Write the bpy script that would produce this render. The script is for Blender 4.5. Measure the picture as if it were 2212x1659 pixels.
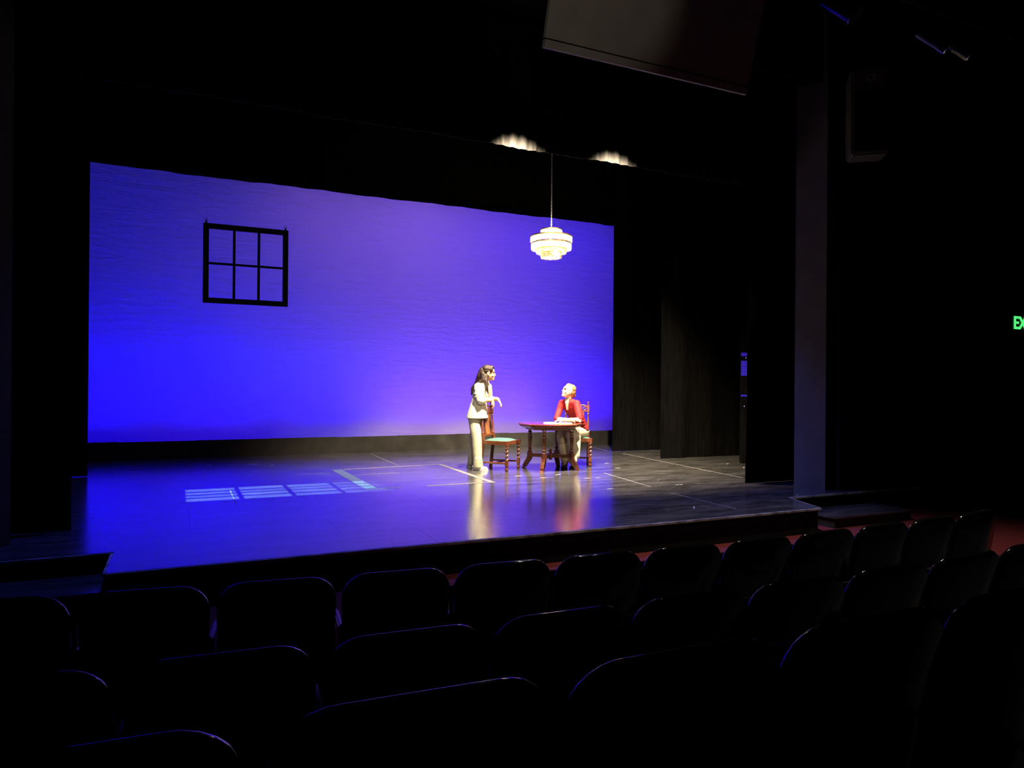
import bpy, bmesh, math, random
from mathutils import Vector, Matrix, Euler
random.seed(7)
PI = math.pi
scene = bpy.context.scene
COL = scene.collection
for o in list(bpy.data.objects):
    bpy.data.objects.remove(o)

# ------------------------------------------------------------------ camera
def look_cam():
    cd = bpy.data.cameras.new('camera'); co = bpy.data.objects.new('camera', cd); COL.objects.link(co)
    cd.sensor_fit = 'HORIZONTAL'; cd.sensor_width = 36.0
    cd.lens = 36.0 * 1534.0 / 2212.0
    cd.clip_start = 0.05; cd.clip_end = 100
    y, p, r = (math.radians(v) for v in (25.124, 0.073, 0.441))
    F = Vector((math.sin(y) * math.cos(p), math.cos(y) * math.cos(p), math.sin(p)))
    R0 = Vector((math.cos(y), -math.sin(y), 0)); U0 = R0.cross(F)
    R = math.cos(r) * R0 + math.sin(r) * U0
    U = -math.sin(r) * R0 + math.cos(r) * U0
    M = Matrix((R, U, -F)).transposed().to_4x4()
    M.translation = Vector((0, 0, 1.33))
    co.matrix_world = M
    scene.camera = co
look_cam()

# ------------------------------------------------------------------ world, exposure, lamps
w = bpy.data.worlds.new('dark_house'); scene.world = w; w.use_nodes = True
w.node_tree.nodes['Background'].inputs[0].default_value = (0.6, 0.65, 1.0, 1)
w.node_tree.nodes['Background'].inputs[1].default_value = 0.0008
vs = scene.view_settings
vs.view_transform = 'Standard'; vs.look = 'None'; vs.exposure = 0.0; vs.gamma = 1.0
vs.use_curve_mapping = False
scene.cycles.caustics_reflective = False

def aim(o, target):
    d = Vector(target) - o.location
    o.rotation_euler = d.to_track_quat('-Z', 'Y').to_euler()
def spot(name, loc, target, power, color, size_deg, blend, radius=0.06):
    l = bpy.data.lights.new(name, 'SPOT'); l.energy = power; l.color = color
    l.spot_size = math.radians(size_deg); l.spot_blend = blend; l.shadow_soft_size = radius
    o = bpy.data.objects.new(name, l); COL.objects.link(o); o.location = loc; aim(o, target); return o
def area(name, loc, target, power, color, sx, sy, spread=180):
    l = bpy.data.lights.new(name, 'AREA'); l.energy = power; l.color = color
    l.shape = 'RECTANGLE'; l.size = sx; l.size_y = sy; l.spread = math.radians(spread)
    o = bpy.data.objects.new(name, l); COL.objects.link(o); o.location = loc; aim(o, target); return o

WARM = (1.0, 0.80, 0.55)
CYC_Y = 15.0
# area lamps of the acting area, hung just downstage of the second border
spot('acting_area_spot', (4.15, 8.42, 5.10), (4.80, 10.30, 0.6), 4300, WARM, 82, 0.9, 0.05)
spot('acting_area_spot', (5.80, 8.42, 5.10), (6.10, 10.2, 0.6), 4200, WARM, 84, 0.9, 0.05)
# front-of-house keys from the auditorium ceiling
spot('front_key_spot', (1.2, 1.0, 5.6), (4.7, 10.3, 1.0), 1500, WARM, 13, 0.7, 0.07)
spot('front_key_spot', (8.4, 1.0, 5.6), (5.6, 10.2, 0.9), 700, WARM, 12, 0.7, 0.07)
# dim house lamps over the front aisle, then an added fill on the forestage panel
for x in (3.9, 4.5):
    spot('aisle_house_lamp', (x, 4.7, 5.4), (x + 0.8, 3.7, -0.28), 270, (1.0, 0.88, 0.74), 76, 0.7, 0.05)
spot('panel_fill_spot', (0.5, 1.0, 4.4), (3.15, 5.5, 5.1), 75, (1.0, 0.88, 0.70), 22, 0.5, 0.08)  # added fill, no known fixture; its cone edge makes the panel's dark right side
# blue wash over the apron
spot('blue_wash_spot', (5.2, 7.9, 5.6), (4.8, 6.9, 0), 900, (0.10, 0.13, 1.0), 72, 0.8, 0.08)
spot('blue_wash_spot', (0.6, 7.9, 5.6), (0.9, 8.4, 0), 700, (0.06, 0.08, 1.0), 80, 0.8, 0.08)
# window-pattern projector
spot('pattern_projector_lamp', (1.25, 9.9, 5.5), (0.75, 9.2, 0), 7500, (0.45, 0.75, 1.0), 42, 0.9, 0.0008)
# cyclorama battens: upper row behind the last border, lower row behind the masking flats
BLUE = (0.004, 0.0, 1.0); DEEP = (0.010, 0.001, 1.0); INDIGO = (0.03, 0.004, 1.0); VIOLET = (0.095, 0.020, 1.0); LAV = (0.27, 0.11, 1.0); PINK = (0.45, 0.22, 1.0)
for x, col, pw in ((-1.5, BLUE, 4.5), (0.6, BLUE, 4.5), (2.7, LAV, 10), (4.8, LAV, 18), (6.9, VIOLET, 22), (9.0, INDIGO, 22)):
    area('cyclorama_batten', (x, 13.35, 5.75), (x, CYC_Y, 2.6), pw, col, 1.7, 0.12, 140)
for x, col, pw, low in ((-1.5, BLUE, 38, DEEP), (0.6, BLUE, 40, INDIGO), (2.7, DEEP, 33, INDIGO), (4.8, VIOLET, 36, PINK), (6.9, VIOLET, 38, PINK), (9.0, INDIGO, 36, VIOLET)):
    area('cyclorama_groundrow', (x, 13.92, 0.10), (x, CYC_Y, 3.0), pw, col, 1.7, 0.10, 110)
    area('cyclorama_groundrow', (x, 14.10, 0.16), (x, CYC_Y, 0.30), 8.5, low, 2.09, 0.05, 175)

# ------------------------------------------------------------------ materials
def mat(name, col, rough=0.6, metal=0.0, var=0.0, scale=20.0, bump=0.0, bscale=None, spec=0.5,
        stretch=(1, 1, 1), coat=0.0, emit=None, estr=0.0):
    m = bpy.data.materials.new(name); m.use_nodes = True
    nt = m.node_tree; b = nt.nodes['Principled BSDF']
    b.inputs['Base Color'].default_value = (*col, 1); b.inputs['Roughness'].default_value = rough
    b.inputs['Metallic'].default_value = metal; b.inputs['Specular IOR Level'].default_value = spec
    b.inputs['Coat Weight'].default_value = coat
    if emit:
        b.inputs['Emission Color'].default_value = (*emit, 1); b.inputs['Emission Strength'].default_value = estr
    tc = nt.nodes.new('ShaderNodeTexCoord'); mp = nt.nodes.new('ShaderNodeMapping')
    mp.inputs['Scale'].default_value = stretch
    nt.links.new(tc.outputs['Object'], mp.inputs['Vector'])
    if var > 0:
        n = nt.nodes.new('ShaderNodeTexNoise'); n.inputs['Scale'].default_value = scale; n.inputs['Detail'].default_value = 5
        nt.links.new(mp.outputs['Vector'], n.inputs['Vector'])
        r = nt.nodes.new('ShaderNodeValToRGB')
        r.color_ramp.elements[0].position = 0.3; r.color_ramp.elements[1].position = 0.7
        r.color_ramp.elements[0].color = (*[max(0, c * (1 - var)) for c in col], 1)
        r.color_ramp.elements[1].color = (*[min(1, c * (1 + var)) for c in col], 1)
        nt.links.new(n.outputs['Fac'], r.inputs['Fac']); nt.links.new(r.outputs['Color'], b.inputs['Base Color'])
    if bump > 0:
        n2 = nt.nodes.new('ShaderNodeTexNoise'); n2.inputs['Scale'].default_value = bscale or scale; n2.inputs['Detail'].default_value = 4
        nt.links.new(mp.outputs['Vector'], n2.inputs['Vector'])
        bp = nt.nodes.new('ShaderNodeBump'); bp.inputs['Strength'].default_value = bump; bp.inputs['Distance'].default_value = 0.02
        nt.links.new(n2.outputs['Fac'], bp.inputs['Height']); nt.links.new(bp.outputs['Normal'], b.inputs['Normal'])
    return m

M = {}
M['velour'] = mat('black_velour', (0.006, 0.0058, 0.0058), 0.95, var=0.3, scale=30, bump=0.3, bscale=40, spec=0.0, stretch=(1, 1, 0.08))
M['border'] = mat('black_border_cloth', (0.020, 0.0195, 0.0185), 0.9, var=0.4, scale=20, bump=1.0, bscale=22, spec=0.15, stretch=(1, 1, 0.15))
M['paint'] = mat('black_wall_paint', (0.010, 0.010, 0.010), 0.8, var=0.25, scale=6, spec=0.2)
M['flat'] = mat('black_flat_paint', (0.040, 0.038, 0.034), 0.75, var=0.25, scale=5, spec=0.3)
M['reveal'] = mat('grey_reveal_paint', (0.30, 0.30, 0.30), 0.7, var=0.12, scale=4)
M['panel'] = mat('grey_ceiling_panel', (0.40, 0.38, 0.34), 0.7, var=0.1, scale=5)
M['carpet'] = mat('red_carpet', (0.20, 0.036, 0.036), 0.95, var=0.25, scale=60, bump=0.3, bscale=200, spec=0.1)
M['concrete'] = mat('grey_concrete', (0.035, 0.034, 0.040), 0.6, var=0.2, scale=12)
M['door'] = mat('dark_red_door', (0.10, 0.012, 0.008), 0.5, var=0.2, scale=8, stretch=(6, 6, 0.5))
M['frame_black'] = mat('black_frame_paint', (0.006, 0.006, 0.007), 0.6, var=0.3, scale=20, spec=0.3)
M['chrome'] = mat('chrome', (0.7, 0.7, 0.7), 0.2, 1.0, var=0.05)
M['gold'] = mat('brass', (0.75, 0.50, 0.20), 0.25, 1.0, var=0.1)
M['wood'] = mat('dark_turned_oak', (0.12, 0.035, 0.014), 0.28, var=0.45, scale=14, stretch=(6, 6, 1), coat=0.4)
M['wood_top'] = mat('polished_mahogany_top', (0.15, 0.032, 0.018), 0.22, var=0.3, scale=6, stretch=(1, 8, 1), coat=0.5)
M['wood_red'] = mat('red_brown_chair_wood', (0.15, 0.045, 0.018), 0.35, var=0.4, scale=18, stretch=(5, 5, 1), coat=0.2)
M['cane'] = mat('woven_cane', (0.42, 0.18, 0.07), 0.5, var=0.3, scale=90)
M['seat_green'] = mat('green_seat_leather', (0.07, 0.20, 0.15), 0.45, var=0.2, scale=25, bump=0.1, bscale=60)
M['shell'] = mat('black_seat_shell', (0.006, 0.006, 0.006), 0.07, var=0.2, scale=15, spec=0.5)
M['seat_cloth'] = mat('dark_seat_cloth', (0.020, 0.010, 0.012), 0.95, var=0.3, scale=60, spec=0.1)
M['iron'] = mat('black_iron', (0.012, 0.012, 0.012), 0.4, 0.0, var=0.2)
M['tape'] = mat('worn_white_tape', (0.20, 0.195, 0.19), 0.5, var=0.45, scale=25)
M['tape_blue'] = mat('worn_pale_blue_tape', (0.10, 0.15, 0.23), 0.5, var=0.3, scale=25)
M['mark'] = mat('white_spike_tape', (0.45, 0.45, 0.43), 0.5, var=0.3, scale=25)
M['paper'] = mat('cream_paper', (0.80, 0.72, 0.55), 0.8, var=0.06, scale=20)
M['skin1'] = mat('skin_light_tan', (0.66, 0.38, 0.24), 0.5, var=0.08, scale=18)
M['skin2'] = mat('skin_fair', (0.74, 0.50, 0.37), 0.5, var=0.06, scale=18)
M['hair1'] = mat('dark_brown_hair', (0.022, 0.011, 0.007), 0.45, var=0.5, scale=60, bump=0.5, bscale=90, stretch=(1, 1, 0.12))
M['hair2'] = mat('light_brown_hair', (0.40, 0.20, 0.075), 0.45, var=0.35, scale=60, bump=0.4, bscale=90, stretch=(1, 1, 0.3))
M['cream'] = mat('cream_cotton', (0.68, 0.66, 0.54), 0.85, var=0.06, scale=12, bump=0.5, bscale=14)
M['khaki'] = mat('pale_khaki_twill', (0.46, 0.45, 0.30), 0.85, var=0.08, scale=12, bump=0.6, bscale=13, stretch=(1, 1, 0.5))
M['red'] = mat('crimson_jersey', (0.32, 0.007, 0.014), 0.75, var=0.12, scale=12, bump=0.5, bscale=16, stretch=(0.6, 0.6, 1.6))
M['ivory'] = mat('ivory_linen', (0.66, 0.58, 0.44), 0.85, var=0.06, scale=12, bump=0.4, bscale=12)
M['white_shoe'] = mat('white_leather', (0.75, 0.75, 0.70), 0.5, var=0.05)
M['black_shoe'] = mat('black_leather', (0.012, 0.012, 0.012), 0.3, var=0.2)
M['sole'] = mat('pale_sole', (0.6, 0.6, 0.55), 0.6, var=0.08)
M['dark'] = mat('dark_iris', (0.02, 0.012, 0.008), 0.2, var=0.1)
M['lip'] = mat('lip', (0.56, 0.24, 0.18), 0.45, var=0.08)
M['exit'] = mat('exit_letters_lit', (0.05, 0.5, 0.12), 0.5, emit=(0.10, 0.95, 0.22), estr=1.0)
M['led'] = mat('blue_indicator_lit', (0.02, 0.01, 0.3), 0.5, emit=(0.05, 0.02, 0.8), estr=0.35)
M['led_w'] = mat('pale_indicator_lit', (0.2, 0.2, 0.5), 0.5, emit=(0.3, 0.3, 0.9), estr=0.5)
M['sticker'] = mat('faded_sticker', (0.62, 0.56, 0.55), 0.6, var=0.1)
M['sticker_ink'] = mat('sticker_ink', (0.05, 0.02, 0.03), 0.6, var=0.1)
M['speaker'] = mat('speaker_box', (0.16, 0.155, 0.13), 0.5, var=0.2, scale=30)

def floor_mat():
    m = bpy.data.materials.new('black_stage_paint'); m.use_nodes = True
    nt = m.node_tree; N = nt.nodes; L = nt.links; b = N['Principled BSDF']
    geo = N.new('ShaderNodeNewGeometry')
    mp = N.new('ShaderNodeMapping'); mp.inputs['Scale'].default_value = (0.5, 2.2, 1); mp.inputs['Rotation'].default_value = (0, 0, 0.35)
    L.new(geo.outputs['Position'], mp.inputs['Vector'])
    n = N.new('ShaderNodeTexNoise'); n.inputs['Scale'].default_value = 2.6; n.inputs['Detail'].default_value = 11; n.inputs['Roughness'].default_value = 0.76
    L.new(mp.outputs['Vector'], n.inputs['Vector'])
    r = N.new('ShaderNodeValToRGB'); e = r.color_ramp.elements
    e[0].position = 0.38; e[0].color = (0.030, 0.030, 0.031, 1); e[1].position = 0.74; e[1].color = (0.17, 0.165, 0.155, 1)
    L.new(n.outputs['Fac'], r.inputs['Fac'])
    # thin scuff lines
    mp2 = N.new('ShaderNodeMapping'); mp2.inputs['Scale'].default_value = (1.0, 1.0, 1); mp2.inputs['Rotation'].default_value = (0, 0, -0.5)
    L.new(geo.outputs['Position'], mp2.inputs['Vector'])
    n2 = N.new('ShaderNodeTexNoise'); n2.inputs['Scale'].default_value = 1.7; n2.inputs['Detail'].default_value = 3; n2.inputs['Distortion'].default_value = 1.2
    L.new(mp2.outputs['Vector'], n2.inputs['Vector'])
    r2 = N.new('ShaderNodeValToRGB'); r2.color_ramp.elements[0].position = 0.490; r2.color_ramp.elements[0].color = (0, 0, 0, 1)
    r2.color_ramp.elements[1].position = 0.500; r2.color_ramp.elements[1].color = (1, 1, 1, 1)
    q = r2.color_ramp.elements.new(0.510); q.color = (0, 0, 0, 1)
    L.new(n2.outputs['Fac'], r2.inputs['Fac'])
    n3 = N.new('ShaderNodeTexNoise'); n3.inputs['Scale'].default_value = 3.5; L.new(geo.outputs['Position'], n3.inputs['Vector'])
    r3 = N.new('ShaderNodeValToRGB'); r3.color_ramp.elements[0].position = 0.5; r3.color_ramp.elements[1].position = 0.7
    L.new(n3.outputs['Fac'], r3.inputs['Fac'])
    mu = N.new('ShaderNodeMath'); mu.operation = 'MULTIPLY'; L.new(r2.outputs['Color'], mu.inputs[0]); L.new(r3.outputs['Color'], mu.inputs[1])
    mx = N.new('ShaderNodeMix'); mx.data_type = 'RGBA'; L.new(mu.outputs[0], mx.inputs['Factor'])
    L.new(r.outputs['Color'], mx.inputs[6]); mx.inputs[7].default_value = (0.26, 0.25, 0.24, 1)
    mp4 = N.new('ShaderNodeMapping'); mp4.inputs['Scale'].default_value = (1.2, 9.0, 1); mp4.inputs['Rotation'].default_value = (0, 0, 0.15)
    L.new(geo.outputs['Position'], mp4.inputs['Vector'])
    n4 = N.new('ShaderNodeTexNoise'); n4.inputs['Scale'].default_value = 3.0; n4.inputs['Detail'].default_value = 8; n4.inputs['Roughness'].default_value = 0.7; n4.inputs['Distortion'].default_value = 0.4
    L.new(mp4.outputs['Vector'], n4.inputs['Vector'])
    r4 = N.new('ShaderNodeValToRGB'); r4.color_ramp.elements[0].position = 0.60; r4.color_ramp.elements[1].position = 0.70
    L.new(n4.outputs['Fac'], r4.inputs['Fac'])
    sc4 = N.new('ShaderNodeMath'); sc4.operation = 'MULTIPLY'; sc4.inputs[1].default_value = 0.55; L.new(r4.outputs['Color'], sc4.inputs[0])
    mx4 = N.new('ShaderNodeMix'); mx4.data_type = 'RGBA'; L.new(sc4.outputs[0], mx4.inputs['Factor'])
    L.new(mx.outputs[2], mx4.inputs[6]); mx4.inputs[7].default_value = (0.28, 0.27, 0.25, 1)
    L.new(mx4.outputs[2], b.inputs['Base Color'])
    rr = N.new('ShaderNodeMapRange'); rr.inputs['From Min'].default_value = 0.3; rr.inputs['From Max'].default_value = 0.75
    rr.inputs['To Min'].default_value = 0.16; rr.inputs['To Max'].default_value = 0.28
    L.new(n.outputs['Fac'], rr.inputs['Value']); L.new(rr.outputs['Result'], b.inputs['Roughness'])
    b.inputs['IOR'].default_value = 1.7; b.inputs['Coat Weight'].default_value = 0.8; b.inputs['Coat Roughness'].default_value = 0.17; b.inputs['Coat IOR'].default_value = 1.6
    bp = N.new('ShaderNodeBump'); bp.inputs['Strength'].default_value = 0.06; bp.inputs['Distance'].default_value = 0.01
    L.new(n.outputs['Fac'], bp.inputs['Height']); L.new(bp.outputs['Normal'], b.inputs['Normal'])
    return m
M['stage'] = floor_mat()

def cyc_mat():
    m = bpy.data.materials.new('white_cyclorama_cloth'); m.use_nodes = True
    nt = m.node_tree; N = nt.nodes; L = nt.links; b = N['Principled BSDF']
    b.inputs['Base Color'].default_value = (0.80, 0.80, 0.80, 1); b.inputs['Roughness'].default_value = 0.9
    b.inputs['Specular IOR Level'].default_value = 0.1
    geo = N.new('ShaderNodeNewGeometry')
    heights = []
    for sc, st, dist in ((3.2, (0.6, 1, 3.0), 0.6), (11.0, (0.7, 1, 1.9), 1.5), (9.0, (2.0, 1, 0.5), 1.0)):
        mp = N.new('ShaderNodeMapping'); mp.inputs['Scale'].default_value = st; L.new(geo.outputs['Position'], mp.inputs['Vector'])
        n = N.new('ShaderNodeTexNoise'); n.inputs['Scale'].default_value = sc; n.inputs['Detail'].default_value = 3; n.inputs['Distortion'].default_value = dist
        L.new(mp.outputs['Vector'], n.inputs['Vector']); heights.append(n.outputs['Fac'])
    mk = N.new('ShaderNodeTexNoise'); mk.inputs['Scale'].default_value = 0.9; L.new(geo.outputs['Position'], mk.inputs['Vector'])
    mr = N.new('ShaderNodeValToRGB'); mr.color_ramp.elements[0].position = 0.42; mr.color_ramp.elements[1].position = 0.62
    L.new(mk.outputs['Fac'], mr.inputs['Fac'])
    mx = N.new('ShaderNodeMix'); mx.data_type = 'FLOAT'; L.new(mr.outputs['Color'], mx.inputs['Factor'])
    L.new(heights[1], mx.inputs[2]); L.new(heights[2], mx.inputs[3])
    ad = N.new('ShaderNodeMath'); ad.operation = 'MULTIPLY_ADD'; ad.inputs[1].default_value = 0.5
    L.new(mx.outputs[0], ad.inputs[0]); L.new(heights[0], ad.inputs[2])
    bp = N.new('ShaderNodeBump'); bp.inputs['Strength'].default_value = 0.6; bp.inputs['Distance'].default_value = 0.03
    L.new(ad.outputs[0], bp.inputs['Height']); L.new(bp.outputs['Normal'], b.inputs['Normal'])
    return m
M['cyc'] = cyc_mat()

def crystal_mat():
    m = bpy.data.materials.new('lit_crystal'); m.use_nodes = True
    nt = m.node_tree; N = nt.nodes; L = nt.links
    b = N['Principled BSDF']; out = N['Material Output']
    b.inputs['Base Color'].default_value = (0.95, 0.90, 0.75, 1); b.inputs['Roughness'].default_value = 0.1
    t = N.new('ShaderNodeBsdfTranslucent'); t.inputs['Color'].default_value = (1.0, 0.93, 0.72, 1)
    tc = N.new('ShaderNodeTexCoord'); n = N.new('ShaderNodeTexNoise'); n.inputs['Scale'].default_value = 45
    L.new(tc.outputs['Object'], n.inputs['Vector'])
    r = N.new('ShaderNodeValToRGB'); r.color_ramp.elements[0].position = 0.4; r.color_ramp.elements[1].position = 0.6
    r.color_ramp.elements[0].color = (0.45, 0.35, 0.18, 1); r.color_ramp.elements[1].color = (1, 0.97, 0.85, 1)
    L.new(n.outputs['Fac'], r.inputs['Fac']); L.new(r.outputs['Color'], t.inputs['Color'])
    mx = N.new('ShaderNodeMixShader'); mx.inputs[0].default_value = 0.7
    L.new(b.outputs[0], mx.inputs[1]); L.new(t.outputs[0], mx.inputs[2]); L.new(mx.outputs[0], out.inputs['Surface'])
    return m
M['crystal'] = crystal_mat()
M['bulb'] = mat('lit_bulb', (1, 0.9, 0.7), 0.4, emit=(1.0, 0.82, 0.55), estr=12.0)

# ------------------------------------------------------------------ mesh helpers
class MB:
    def __init__(s): s.bm = bmesh.new()
    def add(s, vs, fs, T=None):
        v = [s.bm.verts.new((T @ Vector(p)) if T else p) for p in vs]
        for f in fs:
            try: s.bm.faces.new([v[i] for i in f])
            except ValueError: pass
        return v
    def box(s, x0, x1, y0, y1, z0, z1, T=None, bev=0.0):
        if bev <= 0:
            vs = [(x, y, z) for z in (z0, z1) for y in (y0, y1) for x in (x0, x1)]
            s.add(vs, [(0, 2, 3, 1), (4, 5, 7, 6), (0, 1, 5, 4), (2, 6, 7, 3), (0, 4, 6, 2), (1, 3, 7, 5)], T)
        else:
            tb = bmesh.new(); bmesh.ops.create_cube(tb, size=1)
            for v in tb.verts: v.co = Vector(((x0 + x1) / 2 + v.co.x * (x1 - x0), (y0 + y1) / 2 + v.co.y * (y1 - y0), (z0 + z1) / 2 + v.co.z * (z1 - z0)))
            bmesh.ops.bevel(tb, geom=tb.edges[:], offset=bev, segments=2, affect='EDGES')
            s.join(tb, T)
    def join(s, tb, T=None):
        tb.verts.index_update()
        s.add([v.co.copy() for v in tb.verts], [[v.index for v in f.verts] for f in tb.faces], T); tb.free()
    def tube(s, pts, rad, n=8, cap=True):
        pts = [Vector(p) for p in pts]; rad = rad if hasattr(rad, '__len__') else [rad] * len(pts)
        up = Vector((0, 0, 1)); rings = []
        for i, p in enumerate(pts):
            d = (pts[min(i + 1, len(pts) - 1)] - pts[max(i - 1, 0)]).normalized()
            a = d.cross(up) if abs(d.dot(up)) < 0.95 else d.cross(Vector((1, 0, 0)))
            if rings and prev is not None and a.normalized().dot(prev) < 0: a = -a
            a.normalize(); prev = a; bb = d.cross(a)
            rings.append([s.bm.verts.new(p + rad[i] * (math.cos(2 * PI * k / n) * a + math.sin(2 * PI * k / n) * bb)) for k in range(n)])
            if i == 0: prev = a
        for i in range(len(rings) - 1):
            for k in range(n): s.bm.faces.new((rings[i][k], rings[i][(k + 1) % n], rings[i + 1][(k + 1) % n], rings[i + 1][k]))
        if cap:
            s.bm.faces.new(rings[0][::-1]); s.bm.faces.new(rings[-1])
    def lathe(s, prof, n=16, T=None, square=False):
        # prof: (r, z) list, bottom to top, closed with caps
        vs = []; fs = []
        for r, z in prof:
            for k in range(n): vs.append((r * math.cos(2 * PI * k / n), r * math.sin(2 * PI * k / n), z))
        m = len(prof)
        for i in range(m - 1):
            for k in range(n): fs.append((i * n + k, i * n + (k + 1) % n, (i + 1) * n + (k + 1) % n, (i + 1) * n + k))
        fs.append(tuple(range(n))[::-1]); fs.append(tuple((m - 1) * n + k for k in range(n)))
        s.add(vs, fs, T)
    def prism(s, poly, z0, z1, T=None):
        n = len(poly)
        s.add([(x, y, z0) for x, y in poly] + [(x, y, z1) for x, y in poly],
              [tuple(range(n))[::-1], tuple(range(n, 2 * n))] + [(k, (k + 1) % n, n + (k + 1) % n, n + k) for k in range(n)], T)
    def ellip(s, c, r, axes=None, n=14):
        tb = bmesh.new(); bmesh.ops.create_uvsphere(tb, u_segments=n, v_segments=max(6, n * 2 // 3), radius=1)
        c = Vector(c)
        ax = [Vector(a) for a in axes] if axes else [Vector((1, 0, 0)), Vector((0, 1, 0)), Vector((0, 0, 1))]
        for v in tb.verts: v.co = c + ax[0] * v.co.x * r[0] + ax[1] * v.co.y * r[1] + ax[2] * v.co.z * r[2]
        s.join(tb)
    def cap(s, p0, p1, r0, r1, n=12):     # tapered capsule
        p0, p1 = Vector(p0), Vector(p1)
        s.tube([p0, p1], [r0, r1], n); s.ellip(p0, (r0,) * 3, n=n); s.ellip(p1, (r1,) * 3, n=n)
    def chain(s, pts, rads, n=12):
        for i in range(len(pts) - 1): s.cap(pts[i], pts[i + 1], rads[i], rads[i + 1], n)
    def loft(s, rings, right, fwd, n=24):  # rings: (center, half width, half depth)
        R = []; right = Vector(right); fwd = Vector(fwd)
        for c, hw, hd in rings:
            c = Vector(c)
            R.append([s.bm.verts.new(c + right * hw * math.cos(2 * PI * k / n) + fwd * hd * math.sin(2 * PI * k / n)) for k in range(n)])
        for i in range(len(R) - 1):
            for k in range(n): s.bm.faces.new((R[i][k], R[i][(k + 1) % n], R[i + 1][(k + 1) % n], R[i + 1][k]))
        s.bm.faces.new(R[0][::-1]); s.bm.faces.new(R[-1])
    def mesh(s, name, material, smooth=False):
        bmesh.ops.recalc_face_normals(s.bm, faces=s.bm.faces[:])
        me = bpy.data.meshes.new(name); s.bm.to_mesh(me); s.bm.free()
        me.materials.append(material)
        if smooth:
            for p in me.polygons: p.use_smooth = True
        return me
    def build(s, name, material, parent=None, smooth=False, remesh=None, iters=4):
        o = bpy.data.objects.new(name, s.mesh(name, material, smooth)); COL.objects.link(o)
        if parent: o.parent = parent
        if remesh:
            r = o.modifiers.new('remesh', 'REMESH'); r.mode = 'VOXEL'; r.voxel_size = remesh; r.use_smooth_shade = True
            sm = o.modifiers.new('smooth', 'SMOOTH'); sm.factor = 0.5; sm.iterations = iters
            dg = bpy.context.evaluated_depsgraph_get(); dg.update()
            me = bpy.data.meshes.new_from_object(o.evaluated_get(dg))
            old = o.data; o.modifiers.clear(); o.data = me; bpy.data.meshes.remove(old)
            if not me.materials: me.materials.append(material)
            for p in me.polygons: p.use_smooth = True
        elif smooth:
            try: o.data.set_sharp_from_angle(angle=math.radians(40))
            except Exception: pass
        return o
def tag(o, label, cat, group=None, kind=None):
    o['label'] = label; o['category'] = cat
    if group: o['group'] = group
    if kind: o['kind'] = kind
    return o
def struct(o, label=None):
    o['kind'] = 'structure'
    if label: o['label'] = label
    return o
def empty(name, loc=(0, 0, 0), rz=0.0):
    o = bpy.data.objects.new(name, None); COL.objects.link(o); o.location = loc; o.rotation_euler = (0, 0, rz)
    o.empty_display_size = 0.1; return o
def copy_thing(root):
    kids = [ob for ob in bpy.data.objects if ob.parent == root]
    c = root.copy(); COL.objects.link(c)
    for k in kids:
        k2 = k.copy(); COL.objects.link(k2); k2.parent = c
        for g in [ob for ob in bpy.data.objects if ob.parent == k]:
            g2 = g.copy(); COL.objects.link(g2); g2.parent = k2
    return c

# ------------------------------------------------------------------ setting: floors, walls
HF = -0.28        # auditorium floor at the stage foot
# stage: black boarded deck, thrust apron in front of the proscenium line
b = MB()
poly = [(-6, 16), (-6, 6.35), (-0.45, 6.35), (-0.45, 5.66), (6.42, 5.66), (6.66, 6.35), (13, 6.36), (13, 16)]
b.prism([(x + (0.01 if x < 0 else -0.01), y + 0.012) if y < 7 else (x, y) for x, y in poly], HF, -0.012)
stage = struct(b.build('floor', M['paint']), 'black stage platform')
# deck sheets
px_, py_ = 1.22, 2.44
sheet_cache = {}
def sheet(x0, x1, y0, y1):
    if x1 - x0 < 0.02 or y1 - y0 < 0.02: return
    key = (round(x1 - x0, 3), round(y1 - y0, 3))
    if key not in sheet_cache:
        bb = MB(); bb.box(0, key[0] - 0.0014, 0, key[1] - 0.0014, -0.010, 0); sheet_cache[key] = bb.mesh('deck_sheet', M['stage'])
    o = bpy.data.objects.new('deck_sheet', sheet_cache[key]); COL.objects.link(o); o.parent = stage; o.location = (x0, y0, 0)
y = 6.35; row = 0
while y < 15.9:
    y1 = min(y + (px_ if row else 0.70), 15.99); x = -6.0 - (py_ / 2 if row % 2 else 0)
    while x < 13:
        sheet(max(x, -6.0), min(x + py_, 13.0), y, y1); x += py_
    y = y1; row += 1
x = -0.45
while x < 6.0:
    x1 = min(x + py_, 6.42); sheet(x, x1, 5.66, 6.35); x = x1
b = MB(); b.prism([(6.42, 5.66), (6.66, 6.35), (6.42, 6.35)], -0.010, 0); b.build('deck_sheet', M['stage'], stage)
# nosing along the stage edge
for (xa, ya), (xb, yb) in (((-0.45, 5.66), (6.42, 5.66)), ((-0.45, 5.66), (-0.45, 6.35)), ((6.42, 5.66), (6.66, 6.35)), ((-6, 6.35), (-0.45, 6.35)), ((6.66, 6.35), (13, 6.36))):
    b = MB(); d = Vector((xb - xa, yb - ya, 0)); n = Vector((d.y, -d.x, 0)).normalized()
    if abs(d.x) < 0.05: n = Vector((-1, 0, 0))
    if 0.1 < d.x < 0.5: n = Vector((d.y, -d.x, 0)).normalized()
    p = [Vector((xa, ya, 0)), Vector((xb, yb, 0))]
    b.prism([tuple((p[0] + n * 0.002).xy), tuple((p[1] + n * 0.002).xy), tuple((p[1] + n * 0.022).xy), tuple((p[0] + n * 0.022).xy)], -0.024, -0.003)
    b.build('nosing', M['trim'] if 'trim' in M else M.setdefault('trim', mat('worn_metal_nosing', (0.40, 0.40, 0.40), 0.45, 0.1, var=0.7, scale=7)), stage)
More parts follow.
